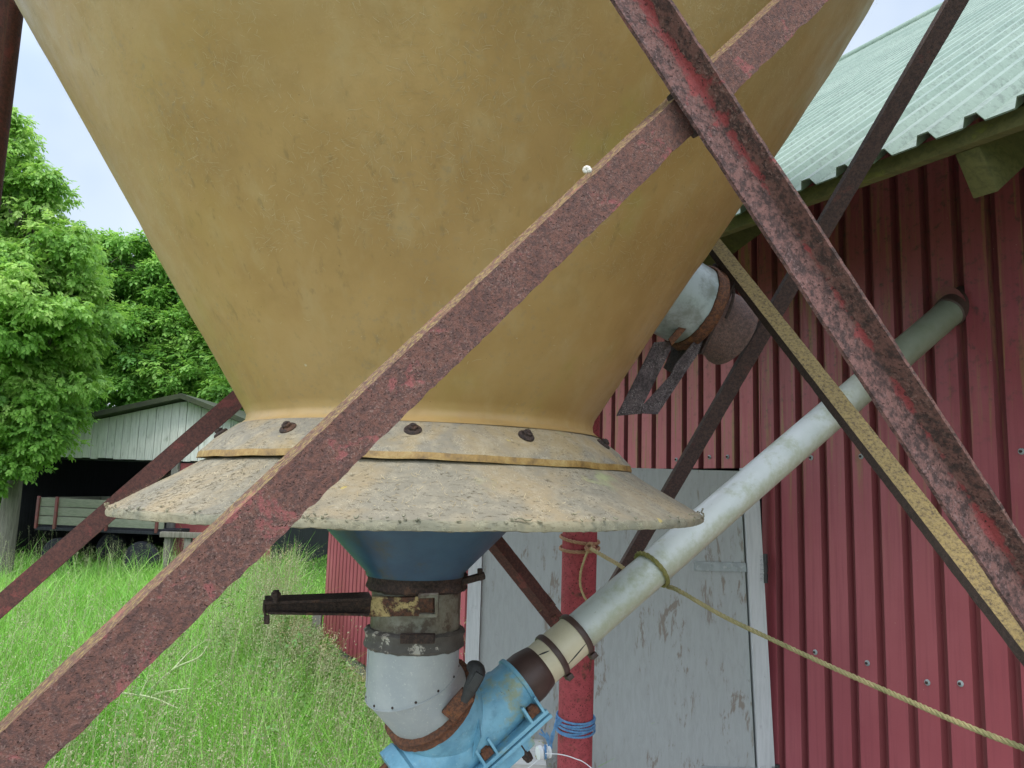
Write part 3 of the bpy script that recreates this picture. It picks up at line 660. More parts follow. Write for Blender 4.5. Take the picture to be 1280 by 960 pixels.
# ------------------------------------------------------------------ OUTLET under the bin
NX = A_([P(520, 760, 1.62)[0], P(520, 760, 1.62)[1], 0])
out_ = thing('outlet_boot', (NX[0], NX[1], zf(850)), 'grey outlet neck with rusty slide gate and clamp rings below the bin', 'outlet')
def ring(name, z0, z1, r, mat, bead=.006, parent=None, seg=64):
    mb = MB(); h = z1-z0; prof = [(0, r-.012), (0, r), (h*.15, r+bead), (h*.4, r+bead*.5), (h*.6, r+bead*.5), (h*.85, r+bead), (h, r), (h, r-.012), (0, r-.012)]
    t = len(prof); mb.lathe(prof, NX+Z*z0, Z, seg); V = mb.v[0]; V += rng.normal(0, .0009, V.shape); return mb.build(name, mat, parent or out_)
cl = ring('clamp_ring', zf(737), zf(713), .1, 'rust_dark', .007)
mb = MB(); p0 = P(574, 728, 1.6); mb.bar(p0, P(606, 719, 1.6), UP, .014, .016, bev=.003); mb.lathe([(-.012, .006), (.012, .0055)], P(600, 718, 1.6), UP, 8, 0, (True, True)); mb.build('clamp_tail', 'rust_dark', cl)
mb = MB(); mb.lathe([(0, .0935), (zf(733)-zf(792), .0935)], NX+Z*zf(792), Z, 64); mb.build('gate_neck', 'zinc_dirty', out_)
# slide gate with yellow flaking end plate and long dark arm
mb = MB(); pa = P(462, 757, 1.535); pb = P(541, 757, 1.52); mb.bar(P(456, 758.5, 1.545), P(543, 757, 1.52), UP, .038, .012, bev=.002)
for k in range(0): pass
gt = mb.build('slide_gate', 'rust_paint_yellow', out_)
mb = MB(); fr = P(543, 755, 1.513); mb.bar(P(523, 745, 1.514), P(548, 744, 1.514), UP, .007, .014); mb.bar(P(546, 745, 1.512), P(546, 768, 1.512), RI, .007, .014); mb.bar(P(524, 769, 1.512), P(547, 768.5, 1.512), UP, .007, .012)
mb.build('gate_frame', 'zinc_dirty', gt)
mb = MB(); mb.bar(P(331, 757, 1.47), P(463, 758, 1.54), UP, .027, .01, bev=.002); mb.bar(P(331, 750, 1.475), P(463, 745, 1.54), UP, .006, .045, bev=.002)
mb.bar(P(334, 764, 1.468), P(460, 766, 1.535), UP, .005, .03, bev=.002)
V = mb.v; arm = mb.build('gate_arm', 'rust_dark', gt)
mb = MB(); hexbolt(mb, P(345, 746, 1.462), UP, .0095, .009); mb.lathe([(-.01, .006), (.012, .006)], P(345, 746, 1.462), UP, 12, 0, (True, True)); mb.build('bolt', 'rust_dark', gt)
mb = MB(); mb.tube([P(331, 750, 1.465), P(330, 762, 1.465), P(332, 770, 1.465), P(331, 776, 1.465)], .0028, 8); mb.bar(P(333.5, 769, 1.464), P(333.5, 780, 1.464), RI, .01, .006); mb.build('hook', 'rust_dark', gt)
cl2 = ring('clamp_ring', zf(806), zf(782), .0985, 'crusted_white', .0075)
mb = MB(); mb.box(P(522, 798, 1.505), (RI, UP, F0), (.034, .009, .006), 0, .002)
mb.build('clamp_latch', 'rust_dark', cl2)
# elbow of two mitred lengths
JC = NX+Z*zf(848); c2 = P(537.5, 877, 1.63); d2 = unit(c2-JC); d2 = unit(d2+A_([0, .04, 0]))
r_ = .0945; seg = 64; th = np.linspace(0, 2*np.pi, seg, endpoint=False)
e1 = A_([1., 0, 0]); e2 = A_([0, 1., 0]); bis = unit(-Z+d2)
V = []
top = zf(803)
for k in range(seg):
    o = NX+r_*(e1*math.cos(th[k])+e2*math.sin(th[k])); V.append(o+Z*top)
mid_ = []
for k in range(seg):
    o = NX+r_*(e1*math.cos(th[k])+e2*math.sin(th[k])); s_ = ((JC-(o+Z*top))@bis)/((-Z)@bis); mid_.append(o+Z*top-Z*s_)
V += mid_; end = []
for k in range(seg): s_ = ((c2-mid_[k])@d2); end.append(mid_[k]+d2*(s_+.012))
V2 = [m+unit(m-JC)*.0012-bis*0 for m in mid_]
mb = MB(); mb.add(V+end, [(k, (k+1) % seg, seg+(k+1) % seg, seg+k) for k in range(seg)]+[(seg+k, seg+(k+1) % seg, 2*seg+(k+1) % seg, 2*seg+k) for k in range(seg)])
elb = mb.build('elbow', 'zinc', out_, angle=25)
mb = MB()
mb.tube([m+unit(m-JC)*.0004 for m in mid_]+[mid_[0]+unit(mid_[0]-JC)*.0004], .0017, 6, 0, True)
for k in range(0, seg, 5):
    m = mid_[k]+Z*.006; mb.lathe([(0, .0028), (.0015, .002)], m, unit((m-JC)*A_([1, 1, 0])), 8, 1, (False, True))
mb.tube([NX+A_([-r_*.965, -r_*.3, zf(806)]), NX+A_([-r_*.965, -r_*.3, zf(853)])], .002, 6)
mb.build('seam', ['zinc', 'rust_dark'], elb)
mb = MB(); rr = [(-.013, .092), (-.013, .099), (-.009, .106), (-.002, .103), (.002, .103), (.009, .107), (.013, .1), (.013, .092), (-.013, .092)]
mb.lathe(rr, c2, d2, 72); mb.v[0] += rng.normal(0, .0007, mb.v[0].shape); rc = mb.build('clamp_ring', 'rust_orange', out_)
mb = MB(); l0 = P(569, 879, 1.545); l1 = P(592, 851, 1.535); l2 = P(599, 836, 1.54)
mb.bar(P(560, 896, 1.535), P(586, 866, 1.53), np.cross(F0, l1-l0), .034, .012, bev=.004); mb.build('clamp_lug', 'rust_orange', rc)
mb = MB(); mb.tube(smooth([P(580, 876, 1.53), P(592, 852, 1.53), P(597, 838, 1.54), P(588, 832, 1.56)], 14), [.009, .011, .013, .0145, .015, .0155, .016, .016, .016, .0155, .015, .0145, .013, .01], 14); mb.bar(P(588, 862, 1.515), P(600, 842, 1.518), F0, .008, .018, bev=.003); mb.build('clamp_lever', 'black_iron', rc)

# ------------------------------------------------------------------ AUGER BOOT (blue casting) and conveying pipe
q0 = P(670, 837, 1.75); q1 = P(1186, 391, 2.45); PD = unit(q1-q0)
tw_ = ((H0@NW)-q0@NW)/(PD@NW); q1w = q0+PD*(tw_+.12)
def ap(s): return q0+PD*s
fr_ = unit(-F0-PD*(-F0@PD)); dn_ = np.cross(PD, fr_); dn_ = dn_ if dn_[2] < 0 else -dn_     # towards us / down-right of the axis
boot = thing('auger_boot', ap(-.2), 'light blue cast iron auger inlet box with bolt lugs at the foot of the pipe', 'auger inlet')
mb = MB(); mb.lathe([(-.048, .066), (-.056, .066), (-.058, .061), (-.085, .061), (-.09, .064), (-.12, .066), (-.27, .073), (-.335, .072), (-.342, .08), (-.372, .08), (-.374, .06)], q0, PD, 56, 0, (True, True)); mb.build('housing', 'blue_cast', boot)
mb = MB(); ic = c2+d2*.012; mb.lathe([(0, .1), (.03, .099), (.05, .094), (.16, .07)], ic, d2, 56, 0, (True, True)); mb.build('inlet_saddle', 'blue_cast', boot)
# split flanges along the lower right
for k, (o_, w_, s0, s1) in enumerate(((.062, .03, -.045, -.37), (.0745, .036, -.043, -.37))):
    mb = MB(); c_ = fr_*.03+dn_*o_
    mb.bar(ap(s0)+c_, ap(s1)+c_, fr_, .085, .0085, bev=.002); mb.build('flange', 'blue_cast', boot)
mb = MB(); mb.bar(ap(-.1)+dn_*.092, ap(-.36)+dn_*.092, fr_, .1, .034, bev=.012); mb.build('lower_housing', 'blue_steel' if False else 'blue_cast', boot)
for s in (-.07, -.2):
    for ds in (-.017, .017):
        mb = MB(); mb.box(ap(s+ds)+fr_*.06+dn_*.04, (PD, fr_, dn_), (.003, .012, .02), 0, .001); mb.build('lug', 'blue_cast', boot)
    mb = MB(); hexbolt(mb, ap(s)+fr_*.058+dn_*.047, -dn_, .0105, .016); mb.box(ap(s)+fr_*.056+dn_*.045, (PD, fr_, dn_), (.0125, .012, .009), 0, .002); mb.build('bolt', 'rust_orange', boot)
mb = MB(); w0 = ap(-.17)+fr_*.075-dn_*.03; mb.add([ap(-.15)+fr_*.06-dn_*.06, ap(-.235)+fr_*.079+dn_*.03, ap(-.19)+fr_*.066+dn_*.01, ap(-.2)+fr_*.1-dn_*.0], [(0, 2, 3), (0, 3, 1), (1, 3, 2), (0, 1, 2)]); mb.build('web', 'blue_cast', boot, smooth_=False)
for s in (-.13, -.3):
    mb = MB(); c_ = ap(s)+dn_*.078+fr_*.04; hexbolt(mb, c_+dn_*.0, dn_, .011, .05); mb.build('bolt', 'rust_dark', boot)
mb = MB(); mb.lathe([(-.42, .056), (-.36, .058)], q0, PD, 32, 0, (True, True)); mb.build('end_cap', 'rust_orange', boot)

pipe = thing('conveying_pipe', ap(.3), 'white plastic conveying pipe slanting from the blue inlet up through the red wall', 'pipe')
Lw = tw_
mb = MB(); mb.lathe([(.11, .0448), (Lw+.12, .0448), (Lw+.12, .04)], q0, PD, 56); mb.build('tube', 'pvc_white', pipe)
mb = MB(); mb.lathe([(.012, .045), (.012, .0495), (.13, .0495), (.131, .045)], q0, PD, 64); slv = mb.build('sleeve', 'pvc_cream', pipe)
# cracks in the sleeve
for (a, s0, s1, da) in ((-.55, .05, .125, .28), (.75, .012, .04, -.2), (-1.5, .012, .045, .2)):
    pts = [ap(s0+(s1-s0)*k)+(fr_*math.cos(a+da*k)-dn_*math.sin(-(a+da*k))*-1)*.0489 for k in np.linspace(0, 1, 8)]
    mb = MB(); mb.tube(pts, [.0008, .0013, .0018, .0022, .0022, .0018, .0012, .0006], 6); mb.build('crack', 'black_iron', slv)
mb = MB(); mb.lathe([(-.052, .052), (-.05, .0585), (-.02, .058), (.0, .054), (.012, .0512), (.016, .047)], q0, PD, 56, 0, (True, True)); mb.build('rubber_cuff', 'rubber_brown', pipe)
for s in (.05, .125):
    mb = MB(); mb.lathe([(-.007, .049), (-.007, .053), (-.004, .0545), (.004, .0545), (.007, .053), (.007, .049)], ap(s), PD, 56); mb.box(ap(s)+dn_*.055+fr_*.02, (PD, fr_, dn_), (.008, .012, .006), 0, .002); mb.build('hose_clamp', 'rubber_brown', pipe)

# ------------------------------------------------------------------ ROPES
pc = lambda v: P(725-(v-660)*.0232, v, 2.28)
def around(cen, axis, r, a0, a1, n, rise=0., e=None):
    axis = unit(axis); e = unit(-F0-axis*(-F0@axis)) if e is None else e; g = np.cross(axis, e)
    return [cen+axis*rise*(k/(n-1)-.5)+r*(e*math.cos(a)+g*math.sin(a)) for k, a in enumerate(np.linspace(a0+math.pi, a1+math.pi, n))]
rop = thing('tan_rope', pc(685), 'tan rope wound twice round the red post and tied in a knot', 'rope')
mb = MB(); pr = .0515+.005
ed = unit(pd+RI*.0)
mb.rope(around(pc(674), unit(pd-RI*-.12), pr, 0, 2*np.pi, 40), .0052); mb.rope(around(pc(685), unit(pd+RI*-.03), pr, 0, 2*np.pi, 40), .0055); mb.build('windings', 'rope_tan', rop)
kn = P(737.5, 684, 2.205)
mb = MB()
for k in range(3):
    e = unit(rng.normal(0, 1, 3)); g = unit(np.cross(e, rng.normal(0, 1, 3))); mb.rope([kn+.0115*(e*math.cos(a)+g*math.sin(a)) for a in np.linspace(0, 5.9, 16)], .0058)
mb.build('knot', 'rope_tan', rop)
mb = MB(); mb.rope([P(736, 686, 2.2), P(731, 698, 2.2), P(726, 715, 2.2), P(725.5, 732, 2.2), P(731, 747, 2.2), P(740, 757, 2.2)], .0036); mb.build('loose_end', 'rope_straw', rop)
fs = ((P(820, 705, 1.87)-q0)@PD)
mb = MB(); mb.rope([P(739, 686, 2.19), P(758, 697, 2.12), P(778, 709, 2.02), P(800, 728, 1.93)], .0058); mb.build('taut_length', 'rope_straw', rop)
rp2 = thing('olive_rope', ap(fs), 'olive green rope looped round the white pipe and stretched off to the right', 'rope')
mb = MB(); axt = unit(PD+fr_*.0+dn_*.0); mb.rope(around(ap(fs), axt, .0448+.005, 0, 2*np.pi, 44, .012), .0062); mb.build('loop', 'rope_green', rp2)
mb = MB(); pts = [ap(fs)+dn_*.0545+fr_*.012+PD*.004, P(848, 738, 1.83), P(900, 768, 1.76), P(960, 797, 1.68), P(1040, 834, 1.57), P(1120, 869, 1.47), P(1200, 904, 1.37), P(1285, 937, 1.28), P(1420, 985, 1.13)]
mb.rope(pts, .0056, .03); mb.build('taut_length', 'rope_olive', rp2)
tw = thing('blue_twine', pc(903), 'blue twine wound round the red post above the white insulator', 'twine')
mb = MB()
for k in range(6):
    mb.rope(around(pc(895+k*3.2), unit(pd+RI*rng.normal(0, .06)), .0515+.0035+.002*(k % 2), 0, 2*np.pi, 36, rng.normal(0, .004)), .0034)
mb.build('windings', 'rope_blue', tw)
mb = MB(); ins = P(680, 940, 2.19)
for k in range(4): mb.rope([P(700+k, 897+k, 2.2), P(694, 905+k*2, 2.19), P(692-k, 920, 2.19), P(687+k*.8, 936, 2.19)], .003)
for k in range(5): mb.rope([P(686, 932, 2.185), P(682+k, 922, 2.18), P(674+k*2.2, 916+rng.normal(0, 2), 2.18)], .0026)
mb.build('tail', 'rope_blue', tw)
mb = MB(); mb.rope([ins+.0165*(UP*math.cos(a)+F0*math.sin(a))+RI*.004 for a in np.linspace(0, 6.2, 24)], .0035); mb.build('insulator_tie', 'rope_blue', tw)
io = thing('insulator', ins, 'small white fence insulator hanging in blue twine', 'insulator')
mb = MB(); mb.lathe([(-.019, .008), (-.019, .0185), (-.008, .0195), (-.004, .0145), (.008, .0145), (.01, .0185), (.017, .0185), (.017, .008)], ins, unit(RI+F0*.35), 32, 0, (True, True)); mb.build('body', 'plastic_white', io)
mb = MB(); mb.tube(smooth([P(682, 942, 2.17), P(700, 943, 2.15), P(718, 948, 2.12), P(738, 959, 2.1), P(790, 1010, 2.0)], 30), .0013, 6); mb.build('wire', 'plastic_white', io)
mb = MB(); mb.tube(smooth([P(676, 947, 2.19), P(664, 957, 2.2), P(640, 975, 2.2)], 12), .001, 6); mb.build('wire', 'plastic_white', io)

# ------------------------------------------------------------------ plank by the door
pk = P(640, 958, 2.6); pz = P(640, 951, 2.6)[2]
bench = thing('plank_bench', (pk[0], pk[1], 0), 'weathered white plank on short legs behind the red post', 'bench')
mb = MB(); mb.box((pk[0]-.01, pk[1]+.1, pz-.018), (A_([1, .0, 0]), A_([0, 1., 0]), Z), (.125, .13, .018), 0, .003); mb.build('top', 'pale_plank', bench)
for sx in (-.1, .08):
    for sy in (0., .2):
        mb = MB(); mb.box((pk[0]+sx, pk[1]+sy, (pz-.036)/2), (A_([1., 0, 0]), A_([0, 1., 0]), Z), (.02, .02, (pz-.036)/2), 0, .002); mb.build('leg', 'pale_plank', bench)

# ------------------------------------------------------------------ SIDE OUTLET with slide gate
so = P(868, 385, 2.0)
sa = unit(.9*RI-.43*UP+.35*F0); se = unit(-.44*RI-.9*UP-(sa*((-.44*RI-.9*UP)@sa))); sg = np.cross(sa, se); sg = sg if sg@F0 < 0 else -sg
side = thing('side_outlet', so, 'rust crusted slide gate and flared spout on a pale tube beside the hopper', 'outlet')
mb = MB(); mb.lathe([(-.3, .108), (-.012, .108), (-.012, .1), (-.3, .1)], so, sa, 56); mb.build('tube', 'translucent_tub', side)
mb = MB(); mb.lathe([(-.016, .1), (-.016, .112), (-.01, .116), (.0, .113), (.006, .113), (.012, .117), (.017, .112), (.017, .09)], so, sa, 56); mb.v[0] += rng.normal(0, .0008, mb.v[0].shape); mb.build('clamp_ring', 'rust_orange', side)
mb = MB(); mb.tube([so+sa*.028+.114*(se*math.cos(a)+sg*math.sin(a)) for a in np.linspace(1.5, 4.6, 24)], .004, 8); mb.box(so-se*.118+sa*.02, (sa, se, sg), (.02, .012, .014), 0, .004); mb.build('clamp_wire', 'rust_dark', side)
mb = MB(); mb.lathe([(.02, .086), (.03, .086), (.11, .091), (.12, .098), (.13, .098), (.13, .09), (.11, .086), (.03, .08)], so+se*.005, sa, 56, 0); mb.build('spout', 'rust_spout', side)
# two pronged slide plate hanging below the ring
def plate(mb, poly, o, th_): mb.prism(poly, o, se, sg, sa, th_)
mb = MB(); plate(mb, [(-.1, -.098), (.1, -.098), (.12, -.05), (.17, -.05), (.18, .01), (.12, .015), (.11, .09), (-.1, .09)], so+sa*.021, .007); mb.build('slide_plate', 'rust_dark', side)
o2 = so+sg*.0
mb = MB(); pl_ = [(P(822, 428, 1.93)), P(838, 430, 1.93), P(802, 500, 1.9), P(807, 505, 1.9), P(826, 516, 1.9), P(771, 518, 1.9)]
def flat(pts, th_=.006):
    pts = [A_(p) for p in pts]; n = len(pts); v = pts+[p+F0*th_ for p in pts]; return v, [tuple(range(n)), tuple(range(2*n-1, n-1, -1))]+[(i, (i+1) % n, n+(i+1) % n, n+i) for i in range(n)]
mb = MB(); v, f = flat([P(818, 428, 1.93), P(838, 426, 1.93), P(839, 436, 1.93), P(803, 508, 1.9), P(803, 517, 1.9), P(771, 520, 1.89)], .012); mb.add(v, f)
v, f = flat([P(838, 470, 1.925), P(845, 455, 1.925), P(893, 395, 1.95), P(902, 398, 1.95), P(826, 512, 1.9), P(822, 518, 1.89), P(803, 517, 1.895), P(803, 508, 1.9)], .012); mb.add(v, f)
mb.build('gate_handle', 'rust_grey', side, smooth_=False)
mb = MB(); v, f = flat([P(840, 432, 1.905), P(836, 424, 1.905), P(880, 372, 1.92), P(886, 378, 1.92)], .01); mb.add(v, f); mb.build('red_strip', 'rust_orange', side, smooth_=False)

# ------------------------------------------------------------------ SHED
ZS = 13.6
def sx(u): return (P(u, 575, ZS))[0]
YS = P(150, 575, ZS)[1]; zb_ = P(130, 573, ZS)[2]; za_ = P(226, 500, ZS)[2]; xl, xa, xr = sx(14), sx(226), sx(345)
zl = za_-(xa-xl)*.25; zr_ = za_-(xr-xa)*.36; DS = 7.
shed = thing('shed', (xa, YS+DS/2, 0), 'open fronted shed with pale grey boarded gable at the far left', 'shed')
mb = MB(); x = xl
while x < xr:
    w = min(rng.uniform(.125, .15), xr-x); top = lambda q: za_-(xa-q)*.25 if q < xa else za_-(q-xa)*.36
    o = rng.uniform(0, .012); zb2 = zb_+rng.normal(0, .008); xa_, xb_ = x+.004, x+w-.004
    v = [(xa_, YS-o, zb2), (xb_, YS-o, zb2), (xb_, YS-o, top(xb_)), (xa_, YS-o, top(xa_))]; v += [(a, YS+.03, c) for a, b, c in v]
    mb.add(v, [(0, 1, 2, 3), (7, 6, 5, 4), (0, 4, 5, 1), (1, 5, 6, 2), (2, 6, 7, 3), (3, 7, 4, 0)]); x += w
mb.build('gable_boards', 'shed_board', shed, smooth_=False)
mb = MB()
for (xa1, za1, xb1, zb1) in ((xl-.25, zl-.06, xa, za_), (xa, za_, xr+.2, zr_-.07)):
    v = [(xa1, YS-.25, za1+.02), (xb1, YS-.25, zb1+.02), (xb1, YS+DS, zb1+.02), (xa1, YS+DS, za1+.02)]; v += [(a, b, c+.09) for a, b, c in v]
    mb.add(v, [(3, 2, 1, 0), (4, 5, 6, 7), (0, 1, 5, 4), (1, 2, 6, 5), (2, 3, 7, 6), (3, 0, 4, 7)])
mb.build('roof', 'moss_tile', shed, smooth_=False)
mb = MB()
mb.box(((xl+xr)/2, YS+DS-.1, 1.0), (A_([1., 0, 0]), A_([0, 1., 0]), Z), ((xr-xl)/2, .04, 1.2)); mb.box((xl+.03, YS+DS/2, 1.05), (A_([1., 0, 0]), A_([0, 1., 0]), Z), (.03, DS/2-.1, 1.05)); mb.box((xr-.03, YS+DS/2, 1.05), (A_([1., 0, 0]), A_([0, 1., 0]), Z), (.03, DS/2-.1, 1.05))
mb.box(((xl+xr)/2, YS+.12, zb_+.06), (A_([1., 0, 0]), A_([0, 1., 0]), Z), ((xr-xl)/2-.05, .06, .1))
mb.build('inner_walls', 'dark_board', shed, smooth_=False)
mb = MB(); xw = sx(225); mb.box(((xw+xr)/2, YS+.06, zb_/2-.02), (A_([1., 0, 0]), A_([0, 1., 0]), Z), ((xr-xw)/2, .03, zb_/2-.02)); mb.build('red_side_wall', 'red_shed_wall', shed, smooth_=False)
for u in (221, 16):
    mb = MB(); mb.box((sx(u), YS+.08 if u != 221 else YS+.0, zb_/2-.01), (A_([1., 0, 0]), A_([0, 1., 0]), Z), (.06, .06, zb_/2-.01), 0, .005); mb.build('post', 'post_wood' if u == 221 else 'dark_board', shed)
# wagon parked in the shed mouth
ZWG = 13.0; wl = P(46, 650, ZWG); wr = P(205, 655, ZWG-.3); wd_ = unit((wr-wl)*A_([1, 1, 0])); wn = A_([wd_[1], -wd_[0], 0]); LW = np.linalg.norm((wr-wl)[:2])
ztop, zbot = P(60, 622, ZWG)[2], P(60, 656, ZWG)[2]
wag = thing('farm_wagon', (wl[0], wl[1], 0), 'old wooden farm wagon with red stakes parked in the open shed', 'wagon')
def wp(s, z, b=0.): return A_([wl[0], wl[1], 0])+wd_*s-wn*b+Z*z
mb = MB(); hb = (ztop-zbot)/3
for k in range(3): mb.bar(wp(0, zbot+hb*(k+.5)), wp(LW, zbot+hb*(k+.5)), Z, hb-.015, .03, bev=.004)
mb.build('side_board', 'grey_wood', wag)
mb = MB(); mb.bar(wp(.0, (ztop+zbot)/2, .03), wp(0, (ztop+zbot)/2, 1.6), Z, ztop-zbot, .03); mb.bar(wp(0, (ztop+zbot)/2, 1.62), wp(LW, (ztop+zbot)/2, 1.62), Z, ztop-zbot, .03); mb.build('rear_boards', 'grey_wood', wag)
for s in (.02, .36, 1.3, 2.2):
    if s < LW: mb = MB(); mb.bar(wp(s, zbot-.06, -.03), wp(s, ztop+.02, -.03), wd_, .045, .04, bev=.004); mb.build('stake', 'wagon_red', wag)
mb = MB(); mb.bar(wp(0, zbot-.06, 0), wp(LW, zbot-.06, 0), Z, .05, .06); mb.bar(wp(0, zbot-.05, .8), wp(LW, zbot-.05, .8), Z, .06, 1.5); mb.build('chassis', 'dark_board', wag)
for s in (.4, LW-.4):
    for b in (.1, 1.5):
        mb = MB(); c_ = wp(s, .3, b); mb.lathe([(-.08, .12), (-.08, .27), (-.04, .3), (.04, .3), (.08, .27), (.08, .12)], c_, wn, 28, 0, (True, True)); mb.build('wheel', 'dark_board', wag)
# trestle near the shed
tc = P(230, 672, 11.5); tr_ = thing('trestle', (tc[0], tc[1], 0), 'low greenish timber trestle in the grass by the shed', 'trestle')
mb = MB(); mb.bar(A_([tc[0]-.35, tc[1], tc[2]+.04]), A_([tc[0]+1.0, tc[1]+.1, tc[2]+.03]), Z, .08, .1, bev=.006); mb.build('beam', 'bark', tr_)
for k in (-.25, .05, .75):
    mb = MB(); mb.bar(A_([tc[0]+k, tc[1]+.05, 0]), A_([tc[0]+k, tc[1]+.05, tc[2]]), RI, .1, .08, bev=.005); mb.build('leg', 'bark', tr_)
sp_ = P(396, 752, 7.2); mb = MB(); mb.bar((sp_[0], sp_[1], -.05), (sp_[0]+.02, sp_[1], sp_[2]), RI, .085, .06, bev=.006)
tag(mb.build('wooden_stake', 'post_wood'), 'short grey wooden stake at the far corner of the red barn', 'stake')

# ------------------------------------------------------------------ VEGETATION
def leaves(cent, rad, per, size, nl, droop=.5, tone_c=None, spread=(1, 1, .55)):
    """compound leaves in clumps: diamond leaflets either side of a drooping stalk"""
    N = len(cent)*per; c = np.repeat(cent, per, 0); rc = np.repeat(rad, per); rr = np.repeat(tone_c, per)
    o = rng.normal(0, 1, (N, 3)); o /= np.linalg.norm(o, axis=1)[:, None]; o *= (rng.random(N)**.45)[:, None]
    pos = c+o*rc[:, None]*A_(spread)
    d = o*A_([1, 1, .4])+rng.normal(0, .45, (N, 3)); d[:, 2] -= droop; d /= np.linalg.norm(d, axis=1)[:, None]
    up_ = np.tile(Z, (N, 1))+rng.normal(0, .35, (N, 3)); sd = np.cross(d, up_); sd /= np.linalg.norm(sd, axis=1)[:, None]+1e-9; nn = np.cross(sd, d)
    sz = size*rng.uniform(.7, 1.3, N); V = []; R_ = []
    for k in range(nl):
        if k == nl-1: b = pos+d*(sz*1.0)[:, None]; dr = d
        else:
            sgn = 1 if k % 2 else -1; b = pos+d*(sz*(.25+.75*(k//2)/max(1, (nl-1)//2)))[:, None]; dr = d*.55+sd*sgn*.8-nn*.15
        dr = dr+rng.normal(0, .12, (N, 3)); dr /= np.linalg.norm(dr, axis=1)[:, None]; w = np.cross(dr, nn); w /= np.linalg.norm(w, axis=1)[:, None]+1e-9
        L = (sz*.62)[:, None]; wd2 = (sz*.17)[:, None]
        V.append(np.stack([b, b+dr*L*.45+w*wd2, b+dr*L-nn*L*.12, b+dr*L*.45-w*wd2], 1)); R_.append(np.repeat(np.clip(rr+rng.normal(0, .13, N), 0, 1)[:, None], 4, 1))
    V = np.stack(V, 1).reshape(-1, 3); R_ = np.stack(R_, 1).reshape(-1); return V, np.arange(len(V)).reshape(-1, 4), R_
def tree(name, label, base, height, lobes, dens, per, size, nl, mat, tr, droop=.5):
    t = thing(name, base, label, 'tree', 'trees by the shed'); base = A_(base, float)
    cen, rad, rn = [], [], []; lim = []
    for (c, r) in lobes:
        n = max(6, int(dens*r*r)); v = rng.normal(0, 1, (n, 3)); v /= np.linalg.norm(v, axis=1)[:, None]; q = c+v*r*(rng.random(n)**.3)[:, None]*A_([1, 1, .9])
        cen.append(q); rad.append(rng.uniform(.28, .5, n)*(.7+.2*r)); rn.append(np.clip(.48+.2*v[:, 2]+rng.normal(0, .2, n), 0, 1)); lim.append(c)  # lobe tops lighter, undersides darker: sky light put into leaf tone, plus random
    cen = np.concatenate(cen); rad = np.concatenate(rad); rn = np.concatenate(rn)
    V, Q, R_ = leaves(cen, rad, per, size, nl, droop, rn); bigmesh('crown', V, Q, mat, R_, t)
    mb = MB(); topz = height*.55; pts = smooth([base-Z*.1, base+A_([.06, 0, topz*.35]), base+A_([-.05, .1, topz*.7]), base+A_([.1, .05, topz])], 18); mb.tube(pts, np.linspace(tr, tr*.3, 18)*(1+.25*np.exp(-np.arange(18)/1.5)), 14)
    tk = mb.build('trunk', 'bark', t)
    mb = MB()
    for c in lim:
        if c[2] < 3.2: continue
        i = int(np.clip((c[2]-base[2])*.55/topz*17, 4, 16)); p = pts[i]; c = c-Z*.35; m = (p+c)/2; mb.tube(smooth([p, m, c], 10), np.linspace(tr*.42, .02, 10), 8)
        for k in range(4):
            e = c+rng.normal(0, .3, 3)-Z*.2; mb.tube(smooth([(p+c)/2+Z*.1, (c+e)/2, e], 7), np.linspace(.03, .008, 7), 5)
    mb.build('limbs', 'bark', tk); return t
def L(u, v, rpx, z, dz=0.): return (P(u, v, z+dz), rpx*z/F)
zt = 11.5
tb = P(8, 640, zt)
tree('ash_tree', 'tall leafy light green tree with grey trunk standing in front of the shed', (tb[0], tb[1], 0), 8.5,
     [L(-15, 215, 62, zt), L(35, 320, 72, zt), L(75, 395, 52, zt), L(35, 450, 72, zt, .4), L(-70, 330, 110, zt, .5), L(-120, 230, 110, zt), L(20, 530, 52, zt, -.3), L(70, 500, 42, zt, -.2), L(-60, 480, 100, zt, .6), L(-150, 420, 120, zt), L(10, 385, 80, zt, -.6), L(48, 225, 26, zt), L(-20, 150, 26, zt), L(5, 585, 28, zt, -.5)],
     62, 125, .1, 7, 'leaf_ash', .15, .7)
# low hanging spray beside the trunk
z2 = 19.
for (lab, bu, lob, tr, mt) in (
    ('bushy mid green tree rising behind the left half of the shed', 150, [(110, 395, 70), (150, 345, 48), (175, 420, 62), (120, 470, 60), (60, 430, 70), (195, 480, 55), (130, 310, 18), (112, 345, 40), (165, 310, 24), (205, 360, 34)], .2, 'leaf_maple'),
    ('dark green tree rising behind the shed ridge', 225, [(215, 385, 50), (235, 440, 60), (270, 470, 60), (300, 400, 75), (190, 350, 26), (225, 490, 45)], .2, 'leaf_maple'),
    ('tree behind the shed mostly hidden by the hopper', 390, [(370, 360, 110), (440, 430, 90), (330, 470, 70), (420, 500, 80)], .22, 'leaf_maple')):
    b_ = P(bu, 600, z2)
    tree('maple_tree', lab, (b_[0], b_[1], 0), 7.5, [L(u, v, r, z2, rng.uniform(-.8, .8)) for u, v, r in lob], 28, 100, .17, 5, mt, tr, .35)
# far hedge
cen = np.stack([rng.uniform(-26, 16, 420), rng.uniform(27, 30, 420), rng.uniform(.2, 3.4, 420)], 1)
V, Q, R_ = leaves(cen, rng.uniform(.5, .9, 420), 45, .34, 5, .3, rng.uniform(.1, .7, 420)); tag(bigmesh('hedgerow', V, Q, 'leaf_maple', R_), 'dense green hedgerow closing the field behind the shed', 'hedge', kind='stuff')

